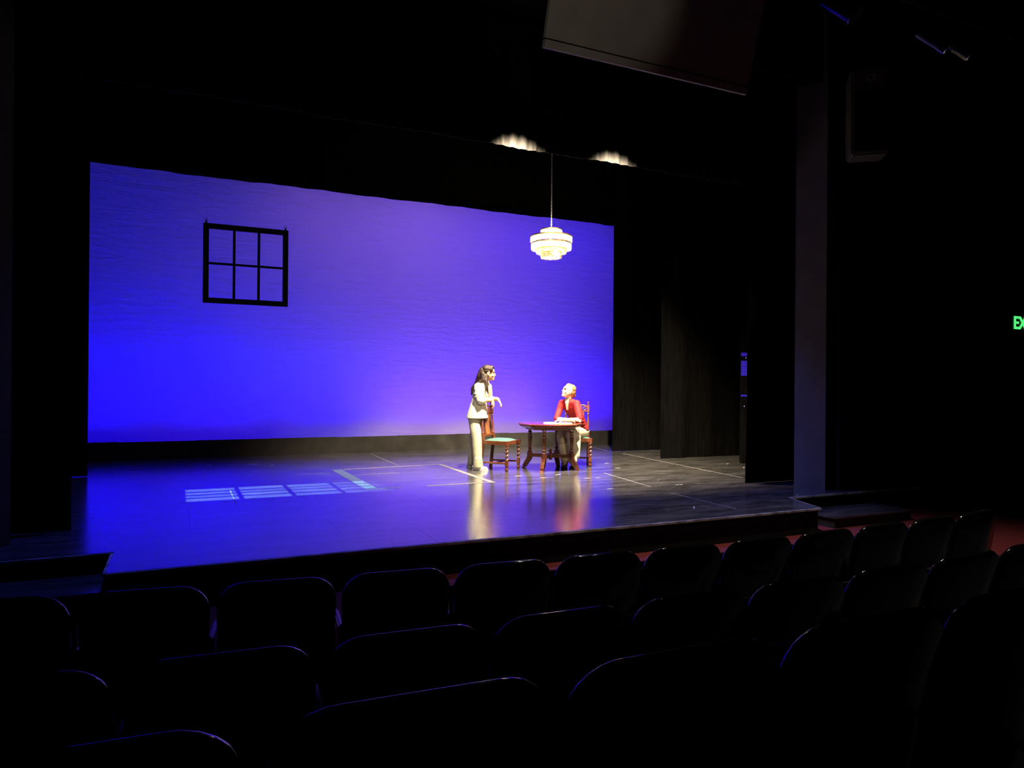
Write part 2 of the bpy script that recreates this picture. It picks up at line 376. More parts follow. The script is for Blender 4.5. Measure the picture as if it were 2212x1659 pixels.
# side steps down to the house floor
def step(name, x0, x1, y0, y1, lab):
    r = empty(name, (x0, y0, HF))
    b = MB(); b.box(0.02, x1 - x0 - 0.02, 0.02, y1 - y0, 0, 0.11); b.build('riser', M['flat'], r)
    b = MB(); b.box(0, x1 - x0, 0, y1 - y0, 0.11, 0.13, bev=0.004); b.build('tread', M['stage'], r)
    tag(r, lab, 'step')
step('stage_step', -1.9, -0.49, 5.74, 6.30, 'low black step beside the left end of the stage apron')
step('stage_step', 6.75, 8.1, 5.74, 6.30, 'low black step beside the right end of the stage apron')

b = MB(); b.box(-8, 14, -6, 16.4, HF - 0.3, HF - 0.02); house = struct(b.build('floor_house', M['concrete']), 'grey concrete auditorium floor')
b = MB(); b.box(-8, 14, 3.42, 6.6, HF - 0.02, HF); struct(b.build('floor_carpet', M['carpet']), 'dark red carpet between stage and seats')
b = MB(); b.box(-8, 14, 2.55, 3.42, HF - 0.02, HF); struct(b.build('floor_row', M['concrete']))
b = MB(); b.box(-8, 14, 1.60, 2.55, HF - 0.02, HF + 0.11); struct(b.build('floor_riser', M['concrete']))
b = MB(); b.box(-8, 14, -6, 1.60, HF - 0.02, HF + 0.34); struct(b.build('floor_riser', M['concrete']))

# proscenium walls
b = MB(); b.prism([(7.60, 6.62), (13, 6.62), (13, 6.95), (7.42, 6.95), (7.39, 6.93)], HF, 8.5)
pr = struct(b.build('wall_right', M['paint']), 'black proscenium wall right of the stage')
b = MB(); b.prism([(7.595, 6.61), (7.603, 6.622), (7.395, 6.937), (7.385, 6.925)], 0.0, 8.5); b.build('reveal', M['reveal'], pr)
b = MB(); b.prism([(-8, 6.62), (-1.47, 6.62), (-1.24, 6.93), (-1.24, 6.95), (-8, 6.95)], HF, 8.5)
pl = struct(b.build('wall_left', M['paint']), 'black proscenium wall left of the stage')
b = MB(); b.prism([(-1.475, 6.61), (-1.467, 6.61), (-1.230, 6.935), (-1.238, 6.94)], 0.0, 8.5); b.build('reveal', M['flat'], pl)
b = MB(); b.box(-1.47, 7.60, 6.66, 6.92, 5.3, 8.5); struct(b.build('wall_header', M['paint']), 'black proscenium header')
b = MB(); b.box(-6, 13, 16.0, 16.2, HF, 8.5); struct(b.build('wall_back', M['paint']), 'black back wall behind the cyclorama')
b = MB(); b.box(12.9, 13.1, 6.95, 16, HF, 8.5); struct(b.build('wall_stage_right', M['paint']))
b = MB(); b.box(-6.1, -5.9, 6.95, 16, HF, 8.5); struct(b.build('wall_stage_left', M['paint']))
b = MB(); b.box(-6.1, 13.1, 6.6, 16.2, 8.5, 8.7); struct(b.build('ceiling', M['paint']), 'black stage ceiling')
# pilaster on the right wall
b = MB(); b.box(7.72, 8.62, 6.50, 6.62, HF, 8.5); struct(b.build('trim_1', M['paint']), 'shallow black pilaster on the right wall')
# exit door
d1 = empty('door_1', (10.0, 6.60, HF)); struct(d1, 'dark red exit door at the right edge')
for k in range(2):
    b = MB(); b.box(0.03 + k * 1.0, 1.02 + k * 1.0, -0.045, 0.0, 0.01, 2.36, bev=0.004); lf = b.build('door_leaf', M['door'], d1)
    b = MB(); b.lathe([(0.02, 0), (0.02, 0.012), (0.008, 0.014), (0.008, 0.03), (0.02, 0.034), (0.02, 0.05), (0.012, 0.055)], 12, Matrix.Translation((0.46 + k * 1.1, -0.045, 1.43)) @ Matrix.Rotation(PI / 2, 4, 'X'))
    b.build('knob', M['chrome'], lf, True)
b = MB()
b.box(-0.06, 0.02, -0.06, 0.018, 0, 2.45); b.box(2.03, 2.11, -0.06, 0.018, 0, 2.45); b.box(-0.06, 2.11, -0.06, 0.018, 2.37, 2.45)
b.build('door_frame', M['paint'], d1)

# exit sign
sg = empty('exit_sign', (11.41, 6.35, 2.20))
b = MB(); b.box(-0.30, 0.30, 0.0, 0.05, -0.03, 0.25, bev=0.006); b.build('housing', M['iron'], sg)
b = MB(); b.tube([(0, 0.05, 0.12), (0, 0.268, 0.12)], 0.02, 8); b.build('wall_arm', M['iron'], sg)
cu = bpy.data.curves.new('exit_text', 'FONT'); cu.body = 'EXIT'; cu.size = 0.26; cu.extrude = 0.004; cu.align_x = 'CENTER'; cu.offset = 0.006
to = bpy.data.objects.new('tmp', cu); COL.objects.link(to)
bpy.context.view_layer.update()
me = bpy.data.meshes.new_from_object(to.evaluated_get(bpy.context.evaluated_depsgraph_get())); bpy.data.objects.remove(to)
me.materials.clear(); me.materials.append(M['exit'])
lt = bpy.data.objects.new('lettering', me); COL.objects.link(lt); lt.parent = sg; lt.location = (0, -0.005, 0.02); lt.rotation_euler = (PI / 2, 0, 0)
lt['label'] = 'green lit EXIT lettering'
tag(sg, 'EXIT sign with glowing green letters at the right edge above the door', 'sign')

# small wall device right of the pilaster
wd = empty('wall_telephone', (9.62, 6.62, 1.80))
b = MB(); b.box(-0.05, 0.05, -0.05, 0.0, -0.09, 0.09, bev=0.008); b.build('body', M['iron'], wd)
b = MB(); b.ellip((0.0, -0.055, 0.0), (0.012, 0.012, 0.02)); b.build('button', M['chrome'], wd, True)
tag(wd, 'small dark wall box with a bright button left of the red door', 'wall box')

# loudspeaker hung on the right pilaster
sp = empty('loudspeaker', (7.78, 6.18, 4.72), math.radians(-38))
b = MB(); b.box(-0.215, 0.215, -0.18, 0.16, -0.52, 0.55, bev=0.025); b.build('cabinet', M['speaker'], sp)
b = MB(); b.box(-0.19, 0.19, -0.195, -0.182, -0.47, 0.24, bev=0.004); b.build('grille', M['iron'], sp)
b = MB(); b.box(-0.055, 0.055, -0.1855, -0.181, 0.38, 0.47); st = b.build('sticker', M['sticker'], sp)
b = MB(); b.box(-0.022, 0.022, -0.187, -0.1856, 0.405, 0.445); b.build('print', M['sticker_ink'], st)
b = MB(); b.tube([(0.1, 0.0, 0.55), (0.1, 0.0, 0.72), (-0.02, 0.42, 0.72)], 0.015, 8); b.build('bracket', M['chrome'], sp)
b = MB(); b.box(0.30, 0.34, 0.10, 0.14, -0.9, 0.75); b.build('rail', M['iron'], sp)
tag(sp, 'dark loudspeaker box with a small sticker high on the right wall', 'speaker')

# acoustic panel above the forestage
def panel():
    r = empty('acoustic_panel', (0, 0, 0))
    B0 = Vector((3.02, 5.8, 4.44)); B1 = Vector((5.45, 5.8, 4.44)); upv = Vector((0.0, -0.30, 1.0)).normalized(); nrm = Vector((0, -1, -0.30)).normalized()
    def slab(z0, z1, off, th, mt, name, par):
        b = MB(); vs = []
        for o_ in (off, off - th):
            for P, u in ((B0, z0), (B1, z0), (B1, z1), (B0, z1)): vs.append(P + upv * u + nrm * o_)
        b.add(vs, [(0, 1, 2, 3), (7, 6, 5, 4), (0, 4, 5, 1), (1, 5, 6, 2), (2, 6, 7, 3), (3, 7, 4, 0)]); return b.build(name, mt, par)
    slab(0.085, 3.2, 0.0, 0.05, M['panel'], 'board', r)
    slab(0.0, 0.07, 0.012, 0.06, M['panel'], 'lip', r)
    slab(0.07, 0.085, -0.03, 0.02, M['iron'], 'groove', r)
    for x in (3.4, 5.1):
        b = MB(); b.tube([(x, 5.25, 5.9), (x, 5.25, 8.6)], 0.006, 6); b.build('cable', M['iron'], r)
    tag(r, 'tilted grey acoustic panel hanging above the front of the stage', 'ceiling panel')
panel()

# ------------------------------------------------------------------ soft goods
def curtain(name, x0, x1, Y, z0, z1, amp, wl, label, cat, m, seed=0, hem=0.0, ragged=0.0, edge=0.0):
    rnd = random.Random(seed); r = empty(name, ((x0 + x1) / 2, Y, z0))
    n = max(8, int((x1 - x0) / wl * 8)); zs = [0, 0.02, 0.08, 0.2, 0.5, 1.0] if z1 - z0 > 1 else [0, 0.1, 0.4, 1.0]
    ph = [rnd.uniform(0, 6.28) for _ in range(5)]
    def off(x, t):
        a = amp * (1.0 - 0.15 * t)
        return a * (math.sin(2 * PI * x / wl + ph[0] + 0.7 * math.sin(x * 1.7 + ph[1])) + 0.35 * math.sin(2 * PI * x / wl * 2.3 + ph[2]))
    b = MB(); grid = []
    for s_ in (0, 1):
        for j, t in enumerate(zs):
            rowv = []
            for i in range(n + 1):
                x = x0 + (x1 - x0) * i / n
                zz = z0 + (z1 - z0) * t
                if j == 0: zz += ragged * (math.sin(x * 2.3 + ph[3]) * 0.6 + math.sin(x * 7.1 + ph[4]) * 0.4)
                xx = x + edge * math.sin(t * 9 + ph[1]) * (1 if i == 0 else 0)
                rowv.append(b.bm.verts.new((xx - (x0 + x1) / 2, off(x, t) + (0.008 if s_ else 0), zz - z0)))
            grid.append(rowv)
    m_ = len(zs)
    for s_ in (0, 1):
        for j in range(m_ - 1):
            for i in range(n): b.bm.faces.new((grid[s_ * m_ + j][i], grid[s_ * m_ + j][i + 1], grid[s_ * m_ + j + 1][i + 1], grid[s_ * m_ + j + 1][i]))
    for i in range(n):
        b.bm.faces.new((grid[0][i], grid[0][i + 1], grid[m_][i + 1], grid[m_][i]))
        b.bm.faces.new((grid[m_ - 1][i], grid[m_ - 1][i + 1], grid[2 * m_ - 1][i + 1], grid[2 * m_ - 1][i]))
    for j in range(m_ - 1):
        for i in (0, n): b.bm.faces.new((grid[j][i], grid[j + 1][i], grid[m_ + j + 1][i], grid[m_ + j][i]))
    b.build('cloth', m, r, True)
    if hem > 0:
        b = MB(); nn = n; lo = []; hi = []
        for i in range(nn + 1):
            x = x0 + (x1 - x0) * i / nn
            lo.append((x - (x0 + x1) / 2, off(x, 0) - 0.006, ragged * (math.sin(x * 2.3 + ph[3]) * 0.6 + math.sin(x * 7.1 + ph[4]) * 0.4) - 0.001))
            hi.append((x - (x0 + x1) / 2, off(x, 0.1) - 0.006, hem))
        A = [b.bm.verts.new(p) for p in lo]; Bv = [b.bm.verts.new(p) for p in hi]
        A2 = [b.bm.verts.new((p[0], p[1] + 0.005, p[2])) for p in lo]; B2 = [b.bm.verts.new((p[0], p[1] + 0.005, p[2])) for p in hi]
        for i in range(nn):
            b.bm.faces.new((A[i], A[i + 1], Bv[i + 1], Bv[i])); b.bm.faces.new((A2[i], B2[i], B2[i + 1], A2[i + 1]))
            b.bm.faces.new((Bv[i], Bv[i + 1], B2[i + 1], B2[i])); b.bm.faces.new((A[i], A2[i], A2[i + 1], A[i + 1]))
        b.build('hem', m, r, True)
    b = MB(); b.tube([(x0 - (x0 + x1) / 2, 0, z1 - z0 + 0.03), ((x1 - x0) / 2, 0, z1 - z0 + 0.03)], 0.025, 8); b.build('batten', M['iron'], r)
    tag(r, label, cat)
    return r
# borders (overhead)
curtain('border_curtain', -1.1, 7.35, 7.02, 4.11, 6.8, 0.02, 0.45, 'black overhead border curtain nearest the auditorium', 'curtain', M['velour'], 1)
curtain('border_curtain', -2.5, 8.6, 9.00, 4.66, 6.8, 0.014, 0.17, 'black border curtain with two lit patches above the chandelier', 'curtain', M['border'], 2, hem=0.15, ragged=0.012)
curtain('border_curtain', -3.2, 9.6, 12.60, 4.69, 7.2, 0.012, 0.5, 'black border curtain cutting off the top of the blue backdrop', 'curtain', M['velour'], 3, ragged=0.010)
# legs, right side, upstage to downstage
curtain('leg_curtain', 7.97, 10.4, 12.16, 0.01, 7.0, 0.018, 0.62, 'black leg curtain at the right edge of the blue backdrop', 'curtain', M['velour'], 4)
curtain('leg_curtain', 8.00, 10.6, 10.62, 0.01, 7.0, 0.018, 0.70, 'middle black leg curtain on the right side of the stage', 'curtain', M['velour'], 5)
curtain('leg_curtain', 7.04, 7.95, 7.42, 0.01, 6.0, 0.018, 0.45, 'black leg curtain beside the grey proscenium edge on the right', 'curtain', M['velour'], 6, edge=0.015)
# legs, left side
curtain('leg_curtain', -4.2, -1.15, 11.5, 0.01, 7.0, 0.018, 0.62, 'black leg curtain at the left edge of the blue backdrop', 'curtain', M['velour'], 8)
curtain('leg_curtain', -3.6, -0.86, 7.35, 0.01, 6.0, 0.018, 0.62, 'black leg curtain nearest the auditorium on the left', 'curtain', M['velour'], 9)

# cyclorama
b = MB(); nx, nz = 60, 16; rnd = random.Random(3)
vs = []; fs = []
for j in range(nz + 1):
    for i in range(nx + 1):
        x = -3.4 + 14.6 * i / nx; z = 0.02 + 7.0 * j / nz
        vs.append((x, CYC_Y + 0.006 * math.sin(x * 3.1 + z) + 0.004 * math.sin(z * 5 - x * 2), z))
for j in range(nz):
    for i in range(nx): fs.append((j * (nx + 1) + i, j * (nx + 1) + i + 1, (j + 1) * (nx + 1) + i + 1, (j + 1) * (nx + 1) + i))
b.add(vs, fs)
cyc = b.build('cyclorama', M['cyc'], None, True)
cyc.modifiers.new('solid', 'SOLIDIFY').thickness = 0.004
tag(cyc, 'large backdrop cloth lit blue and violet at the back of the stage', 'backdrop')

# masking flats (ground row)
k = 0
for i in range(-5, 6):
    x0 = 3.95 + i * 1.22
    if x0 < -2.2 or x0 > 9.9: continue
    r = empty('masking_flat', (x0, 13.75, 0))
    b = MB(); b.box(0.0, 1.22, 0, 0.02, 0.0, 0.305 + 0.004 * math.sin(i * 2.1), bev=0.002); b.build('panel', M['flat'], r)
    b = MB(); b.box(0.55, 0.59, 0.02, 0.22, 0.0, 0.03); b.box(0.55, 0.59, 0.02, 0.05, 0.0, 0.26); b.build('brace', M['frame_black'], r)
    nth = ['far left', 'second', 'third', 'fourth', 'fifth', 'sixth', 'seventh', 'eighth', 'ninth', 'tenth', 'eleventh']
    tag(r, ('low black masking flat under the backdrop, leftmost of the row' if k == 0 else 'low black masking flat under the backdrop, %s from the left' % nth[k]), 'flat', 'masking flats under the backdrop')
    k += 1

# ------------------------------------------------------------------ hanging window frame
wf = empty('window_frame', (0.98, 12.3, 2.60))
W_, H_ = 1.30, 1.27; ft = 0.085
def bar(x0, x1, z0, z1, name, d=0.045):
    b = MB(); b.box(x0, x1, -d / 2, d / 2, z0, z1, bev=0.004); b.build(name, M['frame_black'], wf)
bar(-W_ / 2, -W_ / 2 + ft, 0, H_, 'stile'); bar(W_ / 2 - ft, W_ / 2, 0, H_, 'stile')
bar(-W_ / 2 + ft, W_ / 2 - ft, H_ - ft, H_, 'rail'); bar(-W_ / 2 + ft, W_ / 2 - ft, 0, ft, 'rail')
for k in (1, 2):
    x = -W_ / 2 + ft + (W_ - 2 * ft) * k / 3; bar(x - 0.02, x + 0.02, ft, H_ - ft, 'muntin', 0.035)
for k in range(3):
    xa = -W_ / 2 + ft + (W_ - 2 * ft) * k / 3 + (0.02 if k else 0); xb = -W_ / 2 + ft + (W_ - 2 * ft) * (k + 1) / 3 - (0.02 if k < 2 else 0)
    bar(xa, xb, H_ / 2 - 0.018, H_ / 2 + 0.018, 'muntin', 0.033)
for s_ in (-1, 1):
    x = s_ * (W_ / 2 - 0.045)
    b = MB(); b.box(x - 0.014, x + 0.014, -0.012, 0.012, H_, H_ + 0.035)
    pts = [(x + 0.018 * math.cos(t), 0, H_ + 0.05 + 0.018 * math.sin(t)) for t in [2 * PI * q / 12 for q in range(13)]]
    b.tube(pts, 0.005, 6, cap=False); b.build('eye_bolt', M['chrome'], wf, True)
    b = MB(); b.tube([(x, 0, H_ + 0.066), (x, 0, 5.9)], 0.0006, 5); b.build('wire', M['iron'], wf)
tag(wf, 'black six-pane window frame hanging in front of the backdrop', 'window frame')

# ------------------------------------------------------------------ chandelier
ch = empty('chandelier', (5.335, 9.95, 3.34))
def tier(r, z0, z1, n, w):
    b = MB()
    for k in range(n):
        a = 2 * PI * k / n; T = Matrix.Rotation(a, 4, 'Z') @ Matrix.Translation((r, 0, 0))
        b.add([(0.006, 0, z1), (0, w, z1), (-0.006, 0, z1), (0, -w, z1), (0.006, 0, z0 + 0.012), (0, w, z0 + 0.018), (-0.006, 0, z0 + 0.012), (0, -w, z0 + 0.018), (0, 0, z0 - 0.002)],
              [(0, 1, 2, 3), (0, 4, 5, 1), (1, 5, 6, 2), (2, 6, 7, 3), (3, 7, 4, 0), (4, 8, 5), (5, 8, 6), (6, 8, 7), (7, 8, 4)], T)
    o = b.build('crystal_tier', M['crystal'], ch); o['kind'] = 'stuff'
def ring(r, z, name='ring', t=0.007):
    b = MB(); prof = []
    vs = []; fs = []; n = 48
    for k in range(n):
        a = 2 * PI * k / n
        for rr, zz in ((r - t, z - t), (r + t, z - t), (r + t, z + t), (r - t, z + t)): vs.append((rr * math.cos(a), rr * math.sin(a), zz))
    for k in range(n):
        for q in range(4): fs.append((k * 4 + q, k * 4 + (q + 1) % 4, ((k + 1) % n) * 4 + (q + 1) % 4, ((k + 1) % n) * 4 + q))
    b.add(vs, fs); b.build(name, M['gold'], ch)
ring(0.165, 0.455); tier(0.165, 0.355, 0.448, 40, 0.011)
ring(0.325, 0.345, t=0.009); tier(0.325, 0.245, 0.336, 76, 0.011)
ring(0.318, 0.235); tier(0.315, 0.135, 0.228, 74, 0.011)
ring(0.238, 0.150); tier(0.235, 0.075, 0.143, 56, 0.011)
ring(0.165, 0.090); tier(0.163, 0.0, 0.083, 40, 0.011)
b = MB()
for a in range(4):
    t = a * PI / 2 + 0.4
    for z, r in ((0.455, 0.165), (0.345, 0.325), (0.150, 0.238), (0.09, 0.165)): b.tube([(0, 0, z), (r * math.cos(t), r * math.sin(t), z)], 0.005, 5)
b.tube([(0, 0, 0.06), (0, 0, 0.50)], 0.012, 8); b.build('frame', M['gold'], ch)
b = MB(); b.lathe([(0.03, 0.455), (0.03, 0.465), (0.016, 0.48), (0.010, 0.505)], 16); b.build('cap', M['gold'], ch, True)
for a in range(6):
    t = a * PI / 3
    b = MB(); b.ellip((0.15 * math.cos(t) + (0.09 * math.cos(t)), 0.24 * math.sin(t), 0.24), (0.02, 0.02, 0.03), n=10); b.build('bulb', M['bulb'], ch, True)
b = MB(); nlink = 58
for k in range(nlink):
    z = 0.515 + k * 0.024; pts = []
    for q in range(9):
        a = 2 * PI * q / 8; u = 0.008 * math.cos(a); v = 0.0155 * math.sin(a)
        pts.append((u, 0, z + v) if k % 2 else (0, u, z + v))
    b.tube(pts, 0.0028, 5, cap=False)
o = b.build('chain', M.setdefault('silver', mat('silvered_chain', (0.9, 0.88, 0.82), 0.4, 0.1, var=0.1)), ch, True); o['kind'] = 'stuff'; o['label'] = 'long metal chain'
b = MB(); b.tube([(0, 0, 1.88), (0, 0, 5.16)], 0.006, 6); b.build('cable', M['iron'], ch)
for a in range(4):
    l = bpy.data.lights.new('chandelier_bulb_light', 'POINT'); l.energy = 8; l.color = (1.0, 0.80, 0.50); l.shadow_soft_size = 0.03
    lo = bpy.data.objects.new('chandelier_bulb_light', l); COL.objects.link(lo); lo.parent = ch
    t = a * PI / 2; lo.location = (0.20 * math.cos(t) * (0.0 if a == 3 else 1), 0.20 * math.sin(t), (0.24, 0.28, 0.2, 0.1)[a])
l = bpy.data.lights.new('chandelier_bulb_light', 'POINT'); l.energy = 8; l.color = (1.0, 0.80, 0.50); l.shadow_soft_size = 0.03
lo = bpy.data.objects.new('chandelier_bulb_light', l); COL.objects.link(lo); lo.parent = ch; lo.location = (0.07, -0.05, 0.47)
tag(ch, 'lit tiered crystal chandelier hanging on a chain above the table', 'chandelier')

# pattern projector above the left of the stage
pj = empty('profile_spotlight', (1.25, 9.9, 5.5))
pd = 0.35; mag = 5.5 / pd
b = MB()
xs0 = (0.08 - 1.25) / mag; xs1 = (2.42 - 1.25) / mag; ys0 = (8.68 - 9.9) / mag; ys1 = (9.66 - 9.9) / mag; E_ = 0.13
b.box(-E_, xs0, -E_, E_, -pd - 0.0005, -pd); b.box(xs1, E_, -E_, E_, -pd - 0.0005, -pd)
b.box(xs0, xs1, -E_, ys0, -pd - 0.0005, -pd); b.box(xs0, xs1, ys1, E_, -pd - 0.0005, -pd)
for k in (1, 2, 3):
    x = xs0 + (xs1 - xs0) * k / 4; b.box(x - 0.0018, x + 0.0018, ys0, ys1, -pd - 0.0005, -pd)
    yv = ys0 + (ys1 - ys0) * k / 4; b.box(xs0, xs1, yv - 0.0020, yv + 0.0020, -pd - 0.0004, -pd - 0.0001)
b.build('gobo_plate', M['iron'], pj)
b = MB()
for x0, x1, y0, y1 in ((-E_ - 0.01, -E_, -E_, E_), (E_, E_ + 0.01, -E_, E_), (-E_, E_, -E_ - 0.01, -E_), (-E_, E_, E_, E_ + 0.01)): b.box(x0, x1, y0, y1, -pd - 0.05, 0.12)
b.box(-E_, E_, -E_, E_, 0.12, 0.13); b.build('housing', M['iron'], pj)
b = MB(); b.tube([(0, 0, 0.13), (0, 0, 3.1)], 0.02, 8); b.build('hanger', M['iron'], pj)
tag(pj, 'black profile spotlight above the left of the stage throwing a window pattern', 'spotlight')

# ------------------------------------------------------------------ tape on the stage
def strip(x0, y0, x1, y1, wdt, m, lab, cat='tape', name='floor_tape', group=None):
    d = Vector((x1 - x0, y1 - y0, 0)); L_ = d.length
    b = MB(); n = max(2, int(L_ / 0.15)); rnd = random.Random(int(x0 * 100 + y1 * 37))
    up = []; lo = []
    for i in range(n + 1):
        t = L_ * i / n - L_ / 2; up.append((t, wdt / 2 + rnd.uniform(-.004, .004))); lo.append((t, -wdt / 2 + rnd.uniform(-.004, .004)))
    b.prism(lo + up[::-1], 0.0, 0.0012)
    o = b.build(name, m); o.location = ((x0 + x1) / 2, (y0 + y1) / 2, 0.0003); o.rotation_euler = (0, 0, math.atan2(d.y, d.x))
    return tag(o, lab, cat, group)
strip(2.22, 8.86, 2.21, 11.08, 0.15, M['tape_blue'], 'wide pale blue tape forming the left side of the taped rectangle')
strip(2.30, 11.06, 3.90, 11.20, 0.05, M['tape'], 'long white tape forming the far side of the taped rectangle')
strip(3.94, 11.22, 3.88, 8.84, 0.075, M['tape'], 'white tape forming the right side of the taped rectangle')
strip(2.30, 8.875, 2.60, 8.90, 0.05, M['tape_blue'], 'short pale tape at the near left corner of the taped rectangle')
strip(2.95, 8.89, 3.84, 8.90, 0.05, M['tape'], 'white tape forming the near side of the taped rectangle')
strip(8.14, 13.5, 7.93, 12.3, 0.02, M['tape'], 'faint white line behind the chair at the foot of the right leg curtain')
strip(7.90, 11.70, 7.46, 7.95, 0.022, M['tape'], 'long thin white line running up the right side of the stage')
strip(5.87, 9.20, 5.64, 7.70, 0.02, M['tape'], 'thin white line on the floor in front of the table')
strip(5.55, 7.15, 5.49, 5.95, 0.015, M['tape'], 'faint thin line near the front edge of the stage')
strip(2.26, 10.33, 3.00, 10.36, 0.018, M['tape'], 'faint thin line inside the far part of the taped rectangle')
strip(1.54, 10.66, 2.05, 10.69, 0.018, M['tape'], 'faint short line left of the taped rectangle')
strip(0.58, 9.44, 0.58, 8.30, 0.012, M['tape'], 'thin scratched line crossing the window-shaped patch of light')
strip(3.31, 13.40, 3.24, 11.22, 0.012, M['tape'], 'faint thin line between the taped rectangle and the masking flats')
rnd = random.Random(11); k = 0
marks = [(-0.6, 11.9, .22, .05), (-0.05, 11.2, .07, .1), (0.44, 12.4, .1, .6), (1.11, 12.31, .14, .1), (1.37, 12.04, .06, .4), (0.06, 8.66, .1, .1), (0.5, 8.51, .1, .2), (0.77, 8.62, .08, .3), (0.95, 8.5, .1, .1),
         (1.32, 8.64, .1, .1), (1.48, 8.57, .04, .7), (1.78, 8.66, .08, .2), (1.66, 8.27, .03, .2), (4.5, 9.35, .12, .3), (5.11, 9.27, .14, .5), (4.75, 9.05, .1, .1), (6.42, 9.65, .09, .0),
         (6.65, 10.33, .08, .2), (8.55, 9.48, .08, .5), (8.42, 8.95, .09, .8), (5.48, 8.74, .07, .0), (5.04, 7.75, .11, .3), (6.11, 7.71, .12, .1), (5.3, 8.75, .1, .1), (5.12, 6.2, .14, .9), (6.9, 6.42, .04, .2)]
mark_labels = ['long pale tape mark by the left leg curtain', 'tiny white mark just right of the left leg curtain', 'slanted white mark near the masking flats, far left', 'short white mark near the masking flats under the window frame',
    'tiny slanted mark right of the one near the masking flats', 'white mark at the left corner of the window-shaped light', 'white mark below the first pane of the window-shaped light', 'slanted white mark below the second pane of the window-shaped light',
    'white mark below and between the second and third panes of light', 'white mark below the third pane of the window-shaped light', 'white dot below the third pane of the window-shaped light', 'white mark below the fourth pane of the window-shaped light',
    'tiny dot of tape in front of the fourth pane of light', 'white mark in front of the green-seated chair', 'slanted white mark in front of the near table foot', 'short white mark downstage of the green-seated chair',
    'white mark on the open floor right of the table', 'small white mark on the floor right of the occupied chair', 'bright white mark by the foot of the far right leg curtain', 'slanted white mark beside the right equipment rack',
    'small mark by the top of the thin line in front of the table', 'slanted mark beside the lower end of the thin line', 'faint mark right of the lower end of the thin line', 'faint mark between the table and the stage edge', 'slanted mark close to the front edge of the stage',
    'tiny white mark at the right corner of the stage apron']
for (x, y, L_, a), lab in zip(marks, mark_labels):
    strip(x - math.cos(a) * L_ / 2, y - math.sin(a) * L_ / 2, x + math.cos(a) * L_ / 2, y + math.sin(a) * L_ / 2, rnd.uniform(0.014, 0.024), M['mark'],
          lab, 'tape mark', 'spike_mark', 'small white tape marks on the stage floor')

